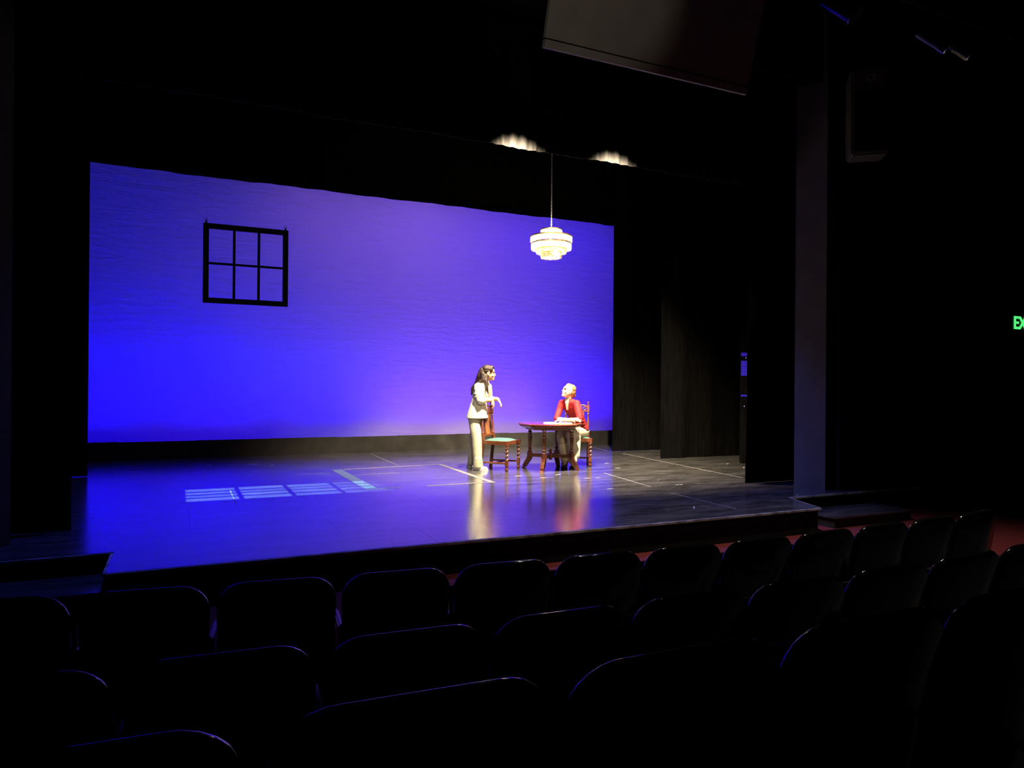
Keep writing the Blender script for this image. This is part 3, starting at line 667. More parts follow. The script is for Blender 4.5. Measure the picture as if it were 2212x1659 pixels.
# ------------------------------------------------------------------ furniture
def twist_leg(z0, z1, r, turns, n=10, seg=60):
    b = MB(); rings = []
    for i in range(seg + 1):
        t = i / seg; z = z0 + (z1 - z0) * t; a0 = 2 * PI * turns * t
        rings.append([b.bm.verts.new(((r * (0.78 + 0.42 * math.cos(a - a0))) * math.cos(a), (r * (0.78 + 0.42 * math.cos(a - a0))) * math.sin(a), z)) for a in [2 * PI * k / n for k in range(n)]])
    for i in range(seg):
        for k in range(n): b.bm.faces.new((rings[i][k], rings[i][(k + 1) % n], rings[i + 1][(k + 1) % n], rings[i + 1][k]))
    b.bm.faces.new(rings[0][::-1]); b.bm.faces.new(rings[-1]); return b
def make_chair():
    # faces +y (front at +y), origin at seat centre on the floor
    r = empty('dining_chair'); wd_ = M['wood_red']
    FW, BW, D = 0.225, 0.19, 0.21       # half front width, half back width, half depth
    for s_ in (-1, 1):
        x = s_ * FW
        b = twist_leg(0.165, 0.385, 0.024, 3.5)
        bmesh.ops.translate(b.bm, verts=b.bm.verts[:], vec=(x, D, 0))
        T = Matrix.Translation((x, D, 0))
        b.lathe([(0.016, 0), (0.026, 0.012), (0.028, 0.03), (0.018, 0.06), (0.014, 0.075)], 12, T)
        b.box(-0.024, 0.024, -0.024, 0.024, 0.075, 0.165, T, 0.004); b.box(-0.025, 0.025, -0.025, 0.025, 0.385, 0.462, T, 0.004)
        b.build('leg', wd_, r, True)
        xb = s_ * BW
        b = MB(); b.add([(xb + dx, -D + dy + (z < 0.2) * -0.05, z) for z in (0, 0.47) for dx, dy in ((-.02, -.02), (.02, -.02), (.02, .02), (-.02, .02))],
                        [(0, 3, 2, 1), (4, 5, 6, 7), (0, 1, 5, 4), (1, 2, 6, 5), (2, 3, 7, 6), (3, 0, 4, 7)])
        b.build('leg', wd_, r)
        # back post: block, turned column, block, finial (leaning back)
        lean = Matrix.Translation((xb, -D, 0.47)) @ Matrix.Rotation(math.radians(5), 4, 'X')
        b = MB(); b.box(-0.02, 0.02, -0.02, 0.02, 0, 0.09, lean, 0.003)
        b.lathe([(0.013, 0.09), (0.020, 0.10), (0.013, 0.115), (0.015, 0.16), (0.019, 0.22), (0.014, 0.30), (0.011, 0.36), (0.019, 0.375), (0.012, 0.39), (0.018, 0.40)], 12, lean)
        b.box(-0.02, 0.02, -0.02, 0.02, 0.40, 0.53, lean, 0.003)
        b.lathe([(0.010, 0.53), (0.009, 0.545), (0.018, 0.56), (0.016, 0.578), (0.004, 0.588)], 12, lean)
        b.build('back_post', wd_, r, True)
    L = Matrix.Translation((0, -D, 0.47)) @ Matrix.Rotation(math.radians(5), 4, 'X')
    # crest rail, pierced and carved
    b = MB(); b.box(-BW + 0.02, BW - 0.02, -0.012, 0.012, 0.415, 0.44, L, 0.003)
    n = 16; pts = []
    for i in range(n + 1):
        t = -1 + 2 * i / n; pts.append(L @ Vector((t * (BW - 0.02), 0, 0.50 + 0.035 * math.cos(t * PI / 2) + 0.008 * math.cos(t * 9))))
    b.tube(pts, 0.014, 8)
    for t in (-0.13, -0.065, 0.065, 0.13):
        q = [L @ Vector((t + 0.024 * math.cos(a), 0, 0.472 + 0.026 * math.sin(a))) for a in [2 * PI * k / 12 for k in range(13)]]
        b.tube(q, 0.008, 6, cap=False)
    b.ellip(L @ Vector((0, 0, 0.475)), (0.03, 0.014, 0.035)); b.build('crest_rail', wd_, r, True)
    b = MB(); b.box(-BW + 0.02, BW - 0.02, -0.014, 0.014, 0.05, 0.085, L, 0.003); b.build('lower_rail', wd_, r)
    for s_ in (-1, 1):
        b = MB(); b.box(s_ * 0.105 - 0.018, s_ * 0.105 + 0.018, -0.011, 0.011, 0.085, 0.415, L, 0.003); b.build('back_stile', wd_, r)
    # cane: crossing strips
    b = MB()
    for k in range(13):
        x = -0.084 + 0.168 * k / 12; b.box(x - 0.0035, x + 0.0035, -0.003, 0.0, 0.085, 0.415, L)
    for k in range(25):
        z = 0.088 + 0.324 * k / 24; b.box(-0.087, 0.087, 0.0, 0.003, z - 0.0035, z + 0.0035, L)
    o = b.build('cane_panel', M['cane'], r); o['label'] = 'woven cane panel'
    # seat frame
    for x0, y0, x1, y1 in ((-FW, D, FW, D), (-BW, -D, BW, -D), (-FW, D, -BW, -D), (FW, D, BW, -D)):
        b = MB(); d = Vector((x1 - x0, y1 - y0, 0)); T = Matrix.Translation(((x0 + x1) / 2, (y0 + y1) / 2, 0)) @ Matrix.Rotation(math.atan2(d.y, d.x), 4, 'Z')
        b.box(-d.length / 2 + 0.024, d.length / 2 - 0.024, -0.014, 0.014, 0.40, 0.46, T, 0.003); b.build('seat_rail', wd_, r)
    b = MB(); tb = bmesh.new(); bmesh.ops.create_grid(tb, x_segments=14, y_segments=14, size=1)
    for v in tb.verts:
        u, w2 = v.co.x, v.co.y; hx = BW - 0.006 + (FW - BW) * (w2 + 1) / 2
        v.co = Vector((u * hx, w2 * (D - 0.008), 0.458 + 0.034 * (1 - u ** 4) * (1 - w2 ** 4)))
    ex = bmesh.ops.extrude_face_region(tb, geom=tb.faces[:])
    for v in [g for g in ex['geom'] if isinstance(g, bmesh.types.BMVert)]: v.co.z = 0.452
    b.join(tb); b.build('seat', M['seat_green'], r, True)['label'] = 'green padded seat'
    # stretchers
    b = MB()
    b.build_ = None
    for (p, q, z) in (((-FW, D), (-BW, -D - 0.03), 0.12), ((FW, D), (BW, -D - 0.03), 0.12)):
        bb = MB(); bb.tube([(p[0], p[1] - 0.02, z), ((p[0] + q[0]) / 2, (p[1] + q[1]) / 2, z), (q[0], q[1] + 0.01, z)], [0.014, 0.016, 0.013], 8); bb.build('stretcher', wd_, r, True)
    bb = MB(); bb.tube([(-0.205, 0.0, 0.12), (0.205, 0.0, 0.12)], 0.014, 8); bb.build('stretcher', wd_, r, True)
    b.bm.free()
    return r
def face_angle(f):  # rotation so that local +y points along f (world)
    return math.atan2(f[1], f[0]) - PI / 2
RV1 = (Vector((0.925, -0.381, 0)), Vector((0.381, 0.925, 0))); O1 = Vector((4.28, 10.40, 0))
def l2w(O, rv, a, bq, c=0): return O + rv[0] * a + rv[1] * bq + Vector((0, 0, c))
c1 = make_chair()
f1 = RV1[0] * 0.894 + RV1[1] * -0.447
pc = l2w(O1, RV1, 0.552 - 0.894 * 0.21, -0.156 + 0.447 * 0.21)
c1.location = pc; c1.rotation_euler = (0, 0, face_angle(f1))
tag(c1, 'turned wooden chair with empty green seat, its back under the standing person', 'chair', 'twist-leg dining chairs')
RV2 = (Vector((0.862, -0.507, 0)), Vector((0.507, 0.862, 0))); O2 = Vector((6.04, 10.31, 0))
c2 = copy_thing(c1); c2.location = O2; c2.rotation_euler = (0, 0, face_angle(-RV2[1]))
tag(c2, 'turned wooden chair behind the table with the person in red sitting on it', 'chair', 'twist-leg dining chairs')

# octagonal table
tb_ = empty('octagonal_table', (5.35, 9.95, 0))
oct_ = lambda R: [(R * math.cos(math.radians(22.5 + 45 * k)), R * math.sin(math.radians(22.5 + 45 * k))) for k in range(8)]
def layered(layers, m, name):
    vs = []; fs = []
    for R, z in layers: vs += [(x, y, z) for x, y in oct_(R)]
    for i in range(len(layers) - 1):
        for k in range(8): fs.append((i * 8 + k, i * 8 + (k + 1) % 8, (i + 1) * 8 + (k + 1) % 8, (i + 1) * 8 + k))
    fs.append(tuple(range(8))[::-1]); fs.append(tuple((len(layers) - 1) * 8 + k for k in range(8)))
    b = MB(); b.add(vs, fs); return b.build(name, m, tb_)
layered([(0.450, 0.664), (0.462, 0.672), (0.485, 0.682), (0.492, 0.690), (0.492, 0.700), (0.510, 0.706), (0.516, 0.712), (0.516, 0.720), (0.508, 0.726)], M['wood_top'], 'tabletop')
layered([(0.395, 0.632), (0.405, 0.665)], M['wood'], 'apron')
for sx in (-1, 1):
    for sy in (-1, 1):
        R_ = 0.345 / math.sqrt(2); T = Matrix.Translation((sx * R_, sy * R_, 0))
        lg = MB(); lg.lathe([(0.024, 0.26), (0.030, 0.275), (0.018, 0.29), (0.026, 0.31), (0.028, 0.32), (0.015, 0.335), (0.020, 0.35), (0.023, 0.40), (0.028, 0.50), (0.026, 0.53), (0.031, 0.54), (0.016, 0.555), (0.030, 0.58), (0.016, 0.60), (0.022, 0.615), (0.034, 0.634)], 16, T @ Matrix.Diagonal((1.22, 1.22, 1, 1)))
        lg.box(-0.034, 0.034, -0.034, 0.034, 0.180, 0.262, T, 0.003)
        lo_ = lg.build('leg', M['wood'], tb_, True)
        # splayed foot
        prof = [(0.0, 0.20), (0.012, 0.15), (0.045, 0.10), (0.075, 0.055), (0.085, 0.02), (0.115, 0.0)]
        u = Vector((sx, sy, 0)).normalized(); v_ = Vector((-u.y, u.x, 0)); base = Vector((sx * R_, sy * R_, 0))
        ft_ = MB(); ring_ = []
        for i, (q, z) in enumerate(prof):
            hw = 0.033 - 0.006 * i / 5; hd = (0.034, 0.040, 0.042, 0.034, 0.026, 0.022)[i]; c_ = base + u * q + Vector((0, 0, z))
            ring_.append([ft_.bm.verts.new(c_ + v_ * (hw * a) + u * (hd * e) + Vector((0, 0, 0.0))) for a, e in ((-1, -1), (1, -1), (1, 1), (-1, 1))])
        for i in range(5):
            for k in range(4): ft_.bm.faces.new((ring_[i][k], ring_[i][(k + 1) % 4], ring_[i + 1][(k + 1) % 4], ring_[i + 1][k]))
        ft_.bm.faces.new(ring_[0][::-1]); ft_.bm.faces.new(ring_[-1]); ft_.build('foot', M['wood'], lo_)
        sb = MB(); Tr = Matrix.Rotation(math.atan2(sy, sx), 4, 'Z')
        sb.box(0.035, 0.32, -0.014, 0.014, 0.185, 0.205, Tr, 0.003); sb.box(0.035, 0.32, -0.011, 0.011, 0.205, 0.225, Tr, 0.003); sb.box(0.035, 0.32, -0.016, 0.016, 0.225, 0.240, Tr, 0.003)
        sb.build('stretcher', M['wood_red'], tb_)
b = MB(); b.lathe([(0.012, 0.145), (0.028, 0.155), (0.02, 0.17), (0.05, 0.178), (0.05, 0.245), (0.028, 0.255), (0.016, 0.27), (0.034, 0.285), (0.034, 0.295), (0.014, 0.31), (0.006, 0.325)], 16); b.build('finial', M['wood'], tb_, True)
tag(tb_, 'dark octagonal wooden table with turned legs and splayed feet', 'table')

# open script on the table
sc = empty('open_script', l2w(O2, RV2, -0.30, -0.66, 0.7262)); sc.rotation_euler = (0, 0, math.atan2(-0.507, 0.862) + 0.05)
for s_ in (-1, 1):
    b = MB(); vs = []
    N_ = 8
    for i in range(N_ + 1):
        t = i / N_; x = s_ * t * 0.225; z = 0.012 * math.sin(min(1, t * 2.2) * PI / 2) * (1 - 0.45 * t)
        for y in (-0.135, 0.135): vs += [(x, y, 0.0), (x, y, 0.002 + z)]
    fs = []
    for i in range(N_):
        q = i * 4; fs += [(q, q + 2, q + 6, q + 4), (q + 1, q + 5, q + 7, q + 3), (q, q + 4, q + 5, q + 1), (q + 2, q + 3, q + 7, q + 6)]
    fs += [(0, 1, 3, 2), (N_ * 4, N_ * 4 + 2, N_ * 4 + 3, N_ * 4 + 1)]
    b.add(vs, fs); b.build('page_block', M['paper'], sc, True)
tag(sc, 'open cream paper script lying on the table under the seated person’s arms'.replace('’', "'"), 'book')

# ------------------------------------------------------------------ people
def hand(b, wrist, d, up, L=0.17, curl=0.5, thumb_side=1, spread=0.012):
    wrist = Vector(wrist); d = Vector(d).normalized(); up = Vector(up); up = (up - d * up.dot(d)).normalized(); sd = d.cross(up).normalized()
    pc_ = wrist + d * L * 0.27
    b.ellip(pc_, (0.036, L * 0.32, 0.014), (sd, d, up), 12)
    b.cap(wrist - d * 0.015, wrist + d * 0.02, 0.024, 0.024)
    lens = (0.40, 0.46, 0.43, 0.34)
    for k in range(4):
        off = (k - 1.5) * 0.0185 * thumb_side * -1
        p = wrist + d * L * 0.50 + sd * off; dir_ = d.copy(); rr = 0.0095 - 0.0006 * abs(k - 1)
        p0 = p - d * 0.02
        for j, fr in enumerate((0.42, 0.33, 0.25)):
            ang = curl * (0.5 + 0.4 * j)
            dir_ = (d * math.cos(curl * 0.45 * (j + 1)) - up * math.sin(curl * 0.45 * (j + 1)) + sd * (off * 0.8)).normalized()
            q = p + dir_ * L * lens[k] * fr
            b.cap(p0 if j == 0 else p, q, rr, rr * 0.92, 8); p = q
    p = wrist + d * L * 0.12 + sd * 0.024 * thumb_side
    q = p + (d * 0.6 + sd * 0.75 * thumb_side - up * 0.25).normalized() * L * 0.24
    q2 = q + (d * 0.9 + sd * 0.25 * thumb_side - up * 0.35).normalized() * L * 0.18
    b.chain([p, q, q2], [0.014, 0.0115, 0.0095], 8)
def head(b, c, fwd, up, s=1.0):
    c = Vector(c); f = Vector(fwd).normalized(); u = Vector(up); u = (u - f * u.dot(f)).normalized(); r = f.cross(u).normalized()
    ax = (r, f, u); P = lambda x, y, z: c + (r * x + f * y + u * z) * s
    E = lambda p, rad: b.ellip(P(*p), tuple(q * s for q in rad), ax, 18)
    E((0, -0.008, 0.030), (0.073, 0.092, 0.083))
    E((0, 0.030, -0.030), (0.060, 0.058, 0.080))
    E((0, 0.045, -0.075), (0.044, 0.040, 0.034)); E((0, 0.074, -0.093), (0.023, 0.018, 0.018))
    E((0, 0.072, 0.030), (0.050, 0.018, 0.026)); E((0, 0.080, 0.018), (0.046, 0.011, 0.009))
    for q in (-1, 1):
        E((q * 0.040, 0.062, -0.032), (0.022, 0.020, 0.024)); E((q * 0.075, -0.006, -0.014), (0.009, 0.018, 0.031))
        E((q * 0.010, 0.092, -0.034), (0.009, 0.010, 0.008))
    b.cap(P(0, 0.084, 0.012), P(0, 0.102, -0.028), 0.007 * s, 0.0105 * s, 10)
    E((0, 0.086, -0.056), (0.022, 0.011, 0.006)); E((0, 0.084, -0.068), (0.020, 0.011, 0.007))
    return P, ax
def face_parts(P, ax, par, s=1.0, brow=None, lid=False):
    for q in (-1, 1):
        e = MB(); e.ellip(P(q * 0.031, 0.083, 0.002), (0.012 * s, 0.007 * s, 0.0065 * s), ax, 10); e.build('eye', M['dark'], par, True)
        e = MB(); e.tube([P(q * 0.014, 0.0935, 0.018), P(q * 0.032, 0.090, 0.023), P(q * 0.047, 0.079, 0.019)], 0.0035 * s, 6); e.build('eyebrow', brow, par, True)
    e = MB(); e.ellip(P(0, 0.0935, -0.057), (0.019 * s, 0.004 * s, 0.0035 * s), ax, 10); e.ellip(P(0, 0.0915, -0.067), (0.017 * s, 0.004 * s, 0.0045 * s), ax, 10); e.build('lips', M['lip'], par, True)

# ---- standing person (local: a = right in view, b = away, c = up)
fz = Vector((0.894, -0.447, 0)); rz_ = Vector((-0.447, -0.894, 0)); UP = Vector((0, 0, 1))
b = MB()
hc = (0.165, -0.03, 1.515)
P, ax = head(b, hc, (1.0, 0.04, -0.06), (0.06, 0, 1), 1.07)
b.cap((0.145, -0.025, 1.45), (0.105, -0.02, 1.33), 0.052, 0.060)
b.loft([((-0.02, -0.02, 0.78), .11, .08), ((-0.01, -0.02, 0.92), .125, .085), ((0.0, -0.02, 1.05), .125, .085), ((0.045, -0.02, 1.2), .15, .095), ((0.075, -0.02, 1.3), .165, .085), ((0.09, -0.02, 1.37), .08, .06)], rz_, fz)
RSH, REL, RWR = (0.005, -0.165, 1.295), (0.035, -0.215, 1.085), (0.225, -0.075, 1.090)
LSH, LEL, LWR = (0.160, 0.135, 1.295), (0.165, 0.215, 1.105), (0.315, 0.035, 1.100)
b.chain([RSH, REL, RWR], [0.050, 0.046, 0.031]); b.chain([LSH, LEL, LWR], [0.050, 0.046, 0.031])
hand(b, (0.232, -0.07, 1.085), (0.30, 0.05, -0.9), (0.95, -0.25, 0.3), 0.150, 0.9, 1)
hand(b, (0.322, 0.03, 1.095), (0.55, -0.12, -0.80), (0.8, -0.2, 0.55), 0.150, 0.7, -1)
RHIP, RKN, RAN = (-0.055, -0.09, 0.83), (-0.010, -0.165, 0.47), (0.010, -0.225, 0.09)
LHIP, LKN, LAN = (-0.005, 0.05, 0.83), (-0.055, 0.11, 0.47), (-0.075, 0.17, 0.09)
b.chain([RHIP, RKN, RAN], [0.068, 0.050, 0.036]); b.chain([LHIP, LKN, LAN], [0.068, 0.050, 0.036])
b.cap((0.0, -0.225, 0.045), (0.10, -0.25, 0.03), 0.03, 0.022); b.cap((-0.085, 0.17, 0.045), (0.03, 0.155, 0.03), 0.03, 0.022)
p1 = b.build('person', M['skin1'], None, remesh=0.006, iters=3)
p1.location = O1; p1.rotation_euler = (0, 0, math.atan2(-0.381, 0.925))
tag(p1, 'standing person in cream jacket and khaki trousers, long dark hair, leaning on a chair back', 'person')
face_parts(P, ax, p1, brow=M['hair1'])
b = MB()   # jacket
b.loft([((-0.002, -0.02, 0.800), .215, .165), ((0.0, -0.02, 0.83), .212, .160), ((0.004, -0.02, 0.92), .190, .138), ((0.015, -0.02, 1.03), .165, .115), ((0.045, -0.02, 1.16), .172, .118), ((0.065, -0.02, 1.27), .188, .112), ((0.085, -0.02, 1.345), .135, .082), ((0.100, -0.02, 1.385), .075, .068)], rz_, fz, 28)
b.chain([RSH, (0.015, -0.20, 1.18), REL, (0.075, -0.185, 1.082)], [0.066, 0.064, 0.062, 0.052], 14)
b.chain([LSH, (0.175, 0.185, 1.18), LEL, (0.215, 0.155, 1.10)], [0.066, 0.062, 0.060, 0.050], 14)
for p in ((0.070, -0.19, 1.083), (0.21, 0.16, 1.10)): b.ellip(p, (0.030, 0.056, 0.056), None, 14)
b.ellip((-0.0, -0.22, 1.14), (0.055, 0.03, 0.018)); b.ellip((-0.01, -0.22, 1.19), (0.055, 0.025, 0.015)); b.ellip((-0.055, -0.12, 0.98), (0.06, 0.05, 0.022)); b.ellip((-0.06, -0.06, 1.05), (0.05, 0.07, 0.022))
jk = b.build('jacket', M['cream'], p1, remesh=0.007, iters=4); jk['label'] = 'cream jacket with rolled sleeves'
b = MB()   # collar and dark neckline
q = [(0.105 + 0.075 * math.cos(t) * 0.9, -0.02 + 0.075 * math.sin(t), 1.385 + 0.02 * math.cos(t + PI)) for t in [2 * PI * k / 20 for k in range(21)]]
b.tube(q, 0.013, 8, cap=False); b.build('collar', M['cream'], jk, True)
b = MB()   # trousers
b.ellip((-0.02, -0.02, 0.82), (0.150, 0.110, 0.11), (rz_, fz, UP), 20)
b.chain([(-0.06, -0.09, 0.80), RKN, (0.012, -0.222, 0.10)], [0.092, 0.078, 0.068], 16); b.chain([(-0.005, 0.05, 0.80), LKN, (-0.078, 0.168, 0.10)], [0.092, 0.076, 0.066], 16)
for z, p in ((0.06, (0.012, -0.222)), (0.06, (-0.078, 0.168))): b.lathe([(0.078, 0.045), (0.076, 0.12), (0.066, 0.2)], 18, Matrix.Translation((p[0], p[1], 0)))
tr = b.build('trousers', M['khaki'], p1, remesh=0.008, iters=4); tr['label'] = 'pale khaki wide trousers'
for nm, c0, d in (('shoe', (0.015, -0.225), (0.97, -0.24)), ('shoe', (-0.075, 0.17), (0.99, -0.12))):
    d = Vector((*d, 0)).normalized(); s2 = Vector((-d.y, d.x, 0)); c0 = Vector((*c0, 0)); b = MB()
    b.ellip(c0 + d * 0.03 + Vector((0, 0, 0.035)), (0.125, 0.045, 0.035), (d, s2, UP), 18); b.ellip(c0 + d * -0.04 + Vector((0, 0, 0.055)), (0.055, 0.038, 0.05), (d, s2, UP), 16)
    b.ellip(c0 + d * 0.09 + Vector((0, 0, 0.032)), (0.062, 0.043, 0.030), (d, s2, UP), 16)
    sh = b.build('shoe', M['white_shoe'], p1, remesh=0.006, iters=2)
    b = MB(); b.prism([tuple((c0 + d * (0.03 + 0.130 * math.cos(t)) + s2 * 0.047 * math.sin(t) * (1.1 if math.cos(t) > 0 else 0.9)).xy) for t in [2 * PI * k / 20 for k in range(20)]], 0.0, 0.022); b.build('sole', M['sole'], sh)
b = MB()   # hair
b.ellip(P(0, -0.020, 0.050), (0.082, 0.094, 0.080), ax, 20); b.ellip(P(0, -0.055, 0.0), (0.076, 0.062, 0.085), ax, 20)
b.ellip(P(0, 0.035, 0.085), (0.060, 0.052, 0.034), ax, 16)
for q in (-1, 1): b.ellip(P(q * 0.066, 0.035, 0.045), (0.014, 0.035, 0.040), ax, 12)
b.chain([P(0, -0.090, 0.03), P(0, -0.115, -0.06), (0.0, -0.01, 1.355), (-0.075, 0.0, 1.27), (-0.098, 0.0, 1.17)], [0.055, 0.060, 0.052, 0.034, 0.012], 14)
b.chain([P(0.045, -0.08, -0.02), (0.085, -0.10, 1.40), (0.0, -0.10, 1.335), (-0.055, -0.09, 1.26)], [0.045, 0.048, 0.036, 0.014], 14)
b.chain([P(-0.045, -0.08, -0.02), (0.085, 0.06, 1.40), (0.03, 0.08, 1.30)], [0.045, 0.050, 0.035], 14)
b.chain([P(0.060, -0.035, -0.04), (0.125, -0.125, 1.385), (0.140, -0.150, 1.28), (0.165, -0.155, 1.185)], [0.030, 0.034, 0.026, 0.008], 12)
hr = b.build('hair', M['hair1'], p1, remesh=0.006, iters=3); hr['label'] = 'long dark brown hair, half tied back'
b = MB(); b.tube([P(0.078, 0.0, 0.035), P(0.072, -0.06, 0.02), P(0.02, -0.118, 0.015), P(-0.03, -0.118, 0.015)], 0.011, 8); b.build('hair_twist', M['hair1'], hr, True)
b = MB(); b.tube([P(0.082, 0.005, -0.045), P(0.066, 0.05, -0.06)], 0.003, 6); b.build('headset_microphone', M['black_shoe'], p1)

# ---- seated person
f2 = Vector((-0.53, -0.85, 0)); r2 = Vector((-0.85, 0.53, 0))
b = MB()
hf = Vector((-0.86, -0.40, 0.30)); hu = Vector((0.25, 0.10, 0.96))
hc2 = (-0.135, -0.285, 1.235)
P2, ax2 = head(b, hc2, hf, hu, 1.07)
b.cap((-0.115, -0.265, 1.17), (-0.125, -0.235, 1.06), 0.050, 0.058)
tor = [((0.05, 0.01, 0.52), .15, .12), ((0.04, -0.01, 0.66), .125, .09), ((-0.02, -0.10, 0.83), .125, .09), ((-0.10, -0.19, 0.98), .145, .10), ((-0.13, -0.23, 1.055), .135, .07), ((-0.13, -0.24, 1.105), .058, .05)]
b.loft(tor, r2, f2)
RS2, RE2, RW2 = Vector((-0.250, -0.150, 1.035)), Vector((-0.330, -0.330, 0.775)), Vector((-0.090, -0.470, 0.772))
LS2, LE2, LW2 = Vector((-0.005, -0.315, 1.035)), Vector((0.055, -0.475, 0.780)), Vector((-0.195, -0.520, 0.775))
b.chain([RS2, RE2, RW2], [0.048, 0.038, 0.026]); b.chain([LS2, LE2, LW2], [0.048, 0.038, 0.026])
hand(b, RW2 + Vector((0.01, -0.003, 0)), (0.95, -0.2, -0.06), (0.0, -0.15, 1), 0.16, 0.35, 1)
hand(b, LW2 + Vector((-0.01, 0.0, 0)), (-0.97, 0.05, -0.06), (0, -0.15, 1), 0.16, 0.35, -1)
RH2, RK2, RA2 = (-0.045, 0.065, 0.555), (-0.265, -0.305, 0.535), (-0.185, -0.545, 0.09)
LH2, LK2, LA2 = (0.105, -0.030, 0.555), (-0.095, -0.405, 0.535), (-0.060, -0.600, 0.09)
b.chain([RH2, RK2, RA2], [0.078, 0.055, 0.036]); b.chain([LH2, LK2, LA2], [0.078, 0.055, 0.036])
b.cap((-0.185, -0.545, 0.05), (-0.215, -0.64, 0.03), 0.030, 0.022); b.cap((-0.06, -0.60, 0.05), (-0.075, -0.70, 0.03), 0.030, 0.022)
# skin of the open neckline
fo = f2 * 0.014
vt = [fo + Vector((-0.13, -0.24, 1.118)) + r2 * 0.056 + f2 * 0.052, fo + Vector((-0.13, -0.24, 1.118)) - r2 * 0.056 + f2 * 0.052, fo + Vector((-0.085, -0.175, 0.915)) + f2 * 0.140]
mid = Vector((-0.112, -0.212, 1.04)) + f2 * 0.136
b.add([v for v in vt] + [mid] + [v - f2 * 0.07 for v in vt], [(0, 3, 2), (1, 0, 3)[::-1], (1, 2, 3), (4, 5, 6)[::-1], (0, 1, 5, 4), (1, 2, 6, 5), (2, 0, 4, 6)])
p2 = b.build('person', M['skin2'], None, remesh=0.006, iters=3)
p2.location = O2; p2.rotation_euler = (0, 0, math.atan2(-0.507, 0.862))
tag(p2, 'seated person in red top and ivory trousers leaning forearms on the table', 'person')
face_parts(P2, ax2, p2, brow=M['hair2'])
b = MB()   # red top
b.loft([((0.045, -0.01, 0.60), .175, .135), ((0.035, -0.02, 0.67), .150, .112), ((-0.02, -0.10, 0.83), .143, .104), ((-0.09, -0.18, 0.96), .160, .112), ((-0.125, -0.22, 1.05), .170, .092), ((-0.13, -0.232, 1.080), .140, .072), ((-0.13, -0.235, 1.104), .098, .058)], r2, f2, 28)
b.chain([RS2, RS2.lerp(RE2, .5), RE2 + Vector((0.0, 0, 0.01))], [0.058, 0.054, 0.047], 14); b.chain([LS2, LS2.lerp(LE2, .5), LE2.lerp(LS2, 0.06)], [0.060, 0.057, 0.050], 14)
for k, z in enumerate((0.89, 0.86, 0.83)):
    c_ = Vector((-0.05 + 0.022 * k, -0.135 + 0.028 * k, z)) + f2 * 0.098
    b.ellip(c_, (0.075, 0.016, 0.010), (r2, f2, UP), 12)
for k, z in enumerate((0.64, 0.69, 0.74)): b.ellip(Vector((0.03 - 0.02 * k, -0.02 - 0.025 * k, z)) - r2 * 0.12 + f2 * 0.04, (0.05, 0.05, 0.012), (r2, f2, UP), 12)
tp = b.build('red_top', M['red'], p2, remesh=0.007, iters=3); tp['label'] = 'crimson wrap top with long sleeves'
b = MB()   # trousers
b.ellip((0.045, 0.02, 0.560), (0.175, 0.155, 0.105), (r2, f2, UP), 20); b.ellip((0.04, 0.0, 0.64), (0.155, 0.12, 0.06), (r2, f2, UP), 18)
b.chain([RH2, RK2], [0.100, 0.078], 16); b.chain([LH2, LK2], [0.102, 0.080], 16)
b.chain([RK2, (-0.185, -0.535, 0.13)], [0.076, 0.068], 16); b.chain([LK2, (-0.055, -0.590, 0.13)], [0.078, 0.070], 16)
b.chain([(0.02, -0.30, 0.48), (0.0, -0.50, 0.20)], [0.05, 0.055], 14)
t2 = b.build('trousers', M['ivory'], p2, remesh=0.008, iters=3); t2['label'] = 'loose ivory trousers'
for c0, d in (((-0.19, -0.565), (-0.3, -0.95)), ((-0.06, -0.62), (-0.15, -0.99))):
    d = Vector((*d, 0)).normalized(); s2 = Vector((-d.y, d.x, 0)); c0 = Vector((*c0, 0)); b = MB()
    b.ellip(c0 + d * 0.03 + Vector((0, 0, 0.034)), (0.115, 0.042, 0.033), (d, s2, UP), 18); b.ellip(c0 - d * 0.045 + Vector((0, 0, 0.05)), (0.05, 0.036, 0.045), (d, s2, UP), 16)
    sh = b.build('shoe', M['black_shoe'], p2, remesh=0.006, iters=2)
    b = MB(); b.prism([tuple((c0 + d * (0.03 + 0.120 * math.cos(t)) + s2 * 0.044 * math.sin(t)).xy) for t in [2 * PI * k / 20 for k in range(20)]], 0.0, 0.016); b.build('sole', M['black_shoe'], sh)
    b = MB(); b.tube([c0 + d * 0.06 + s2 * 0.045 + Vector((0, 0, 0.03)), c0 + d * 0.06 + Vector((0, 0, 0.071)), c0 + d * 0.06 - s2 * 0.045 + Vector((0, 0, 0.03))], 0.008, 6)
    b.tube([c0 + d * 0.09 + s2 * 0.042 + Vector((0, 0, 0.028)), c0 + d * 0.09 + Vector((0, 0, 0.066)), c0 + d * 0.09 - s2 * 0.042 + Vector((0, 0, 0.028))], 0.006, 6); b.build('strap', M['sole'], sh)
b = MB()   # hair pulled back
b.ellip(P2(0, -0.030, 0.045), (0.080, 0.085, 0.076), ax2, 20); b.ellip(P2(0, -0.058, 0.0), (0.074, 0.056, 0.072), ax2, 18)
b.ellip(P2(0, 0.02, 0.085), (0.055, 0.05, 0.032), ax2, 14)
b.ellip(P2(0, -0.105, -0.035), (0.034, 0.030, 0.034), ax2, 14)
h2 = b.build('hair', M['hair2'], p2, remesh=0.006, iters=3); h2['label'] = 'light brown hair pulled back into a low knot'
b = MB(); b.tube([P2(-0.081, 0.0, -0.04), P2(-0.060, 0.055, -0.062)], 0.003, 6); b.build('headset_microphone', M['black_shoe'], p2)

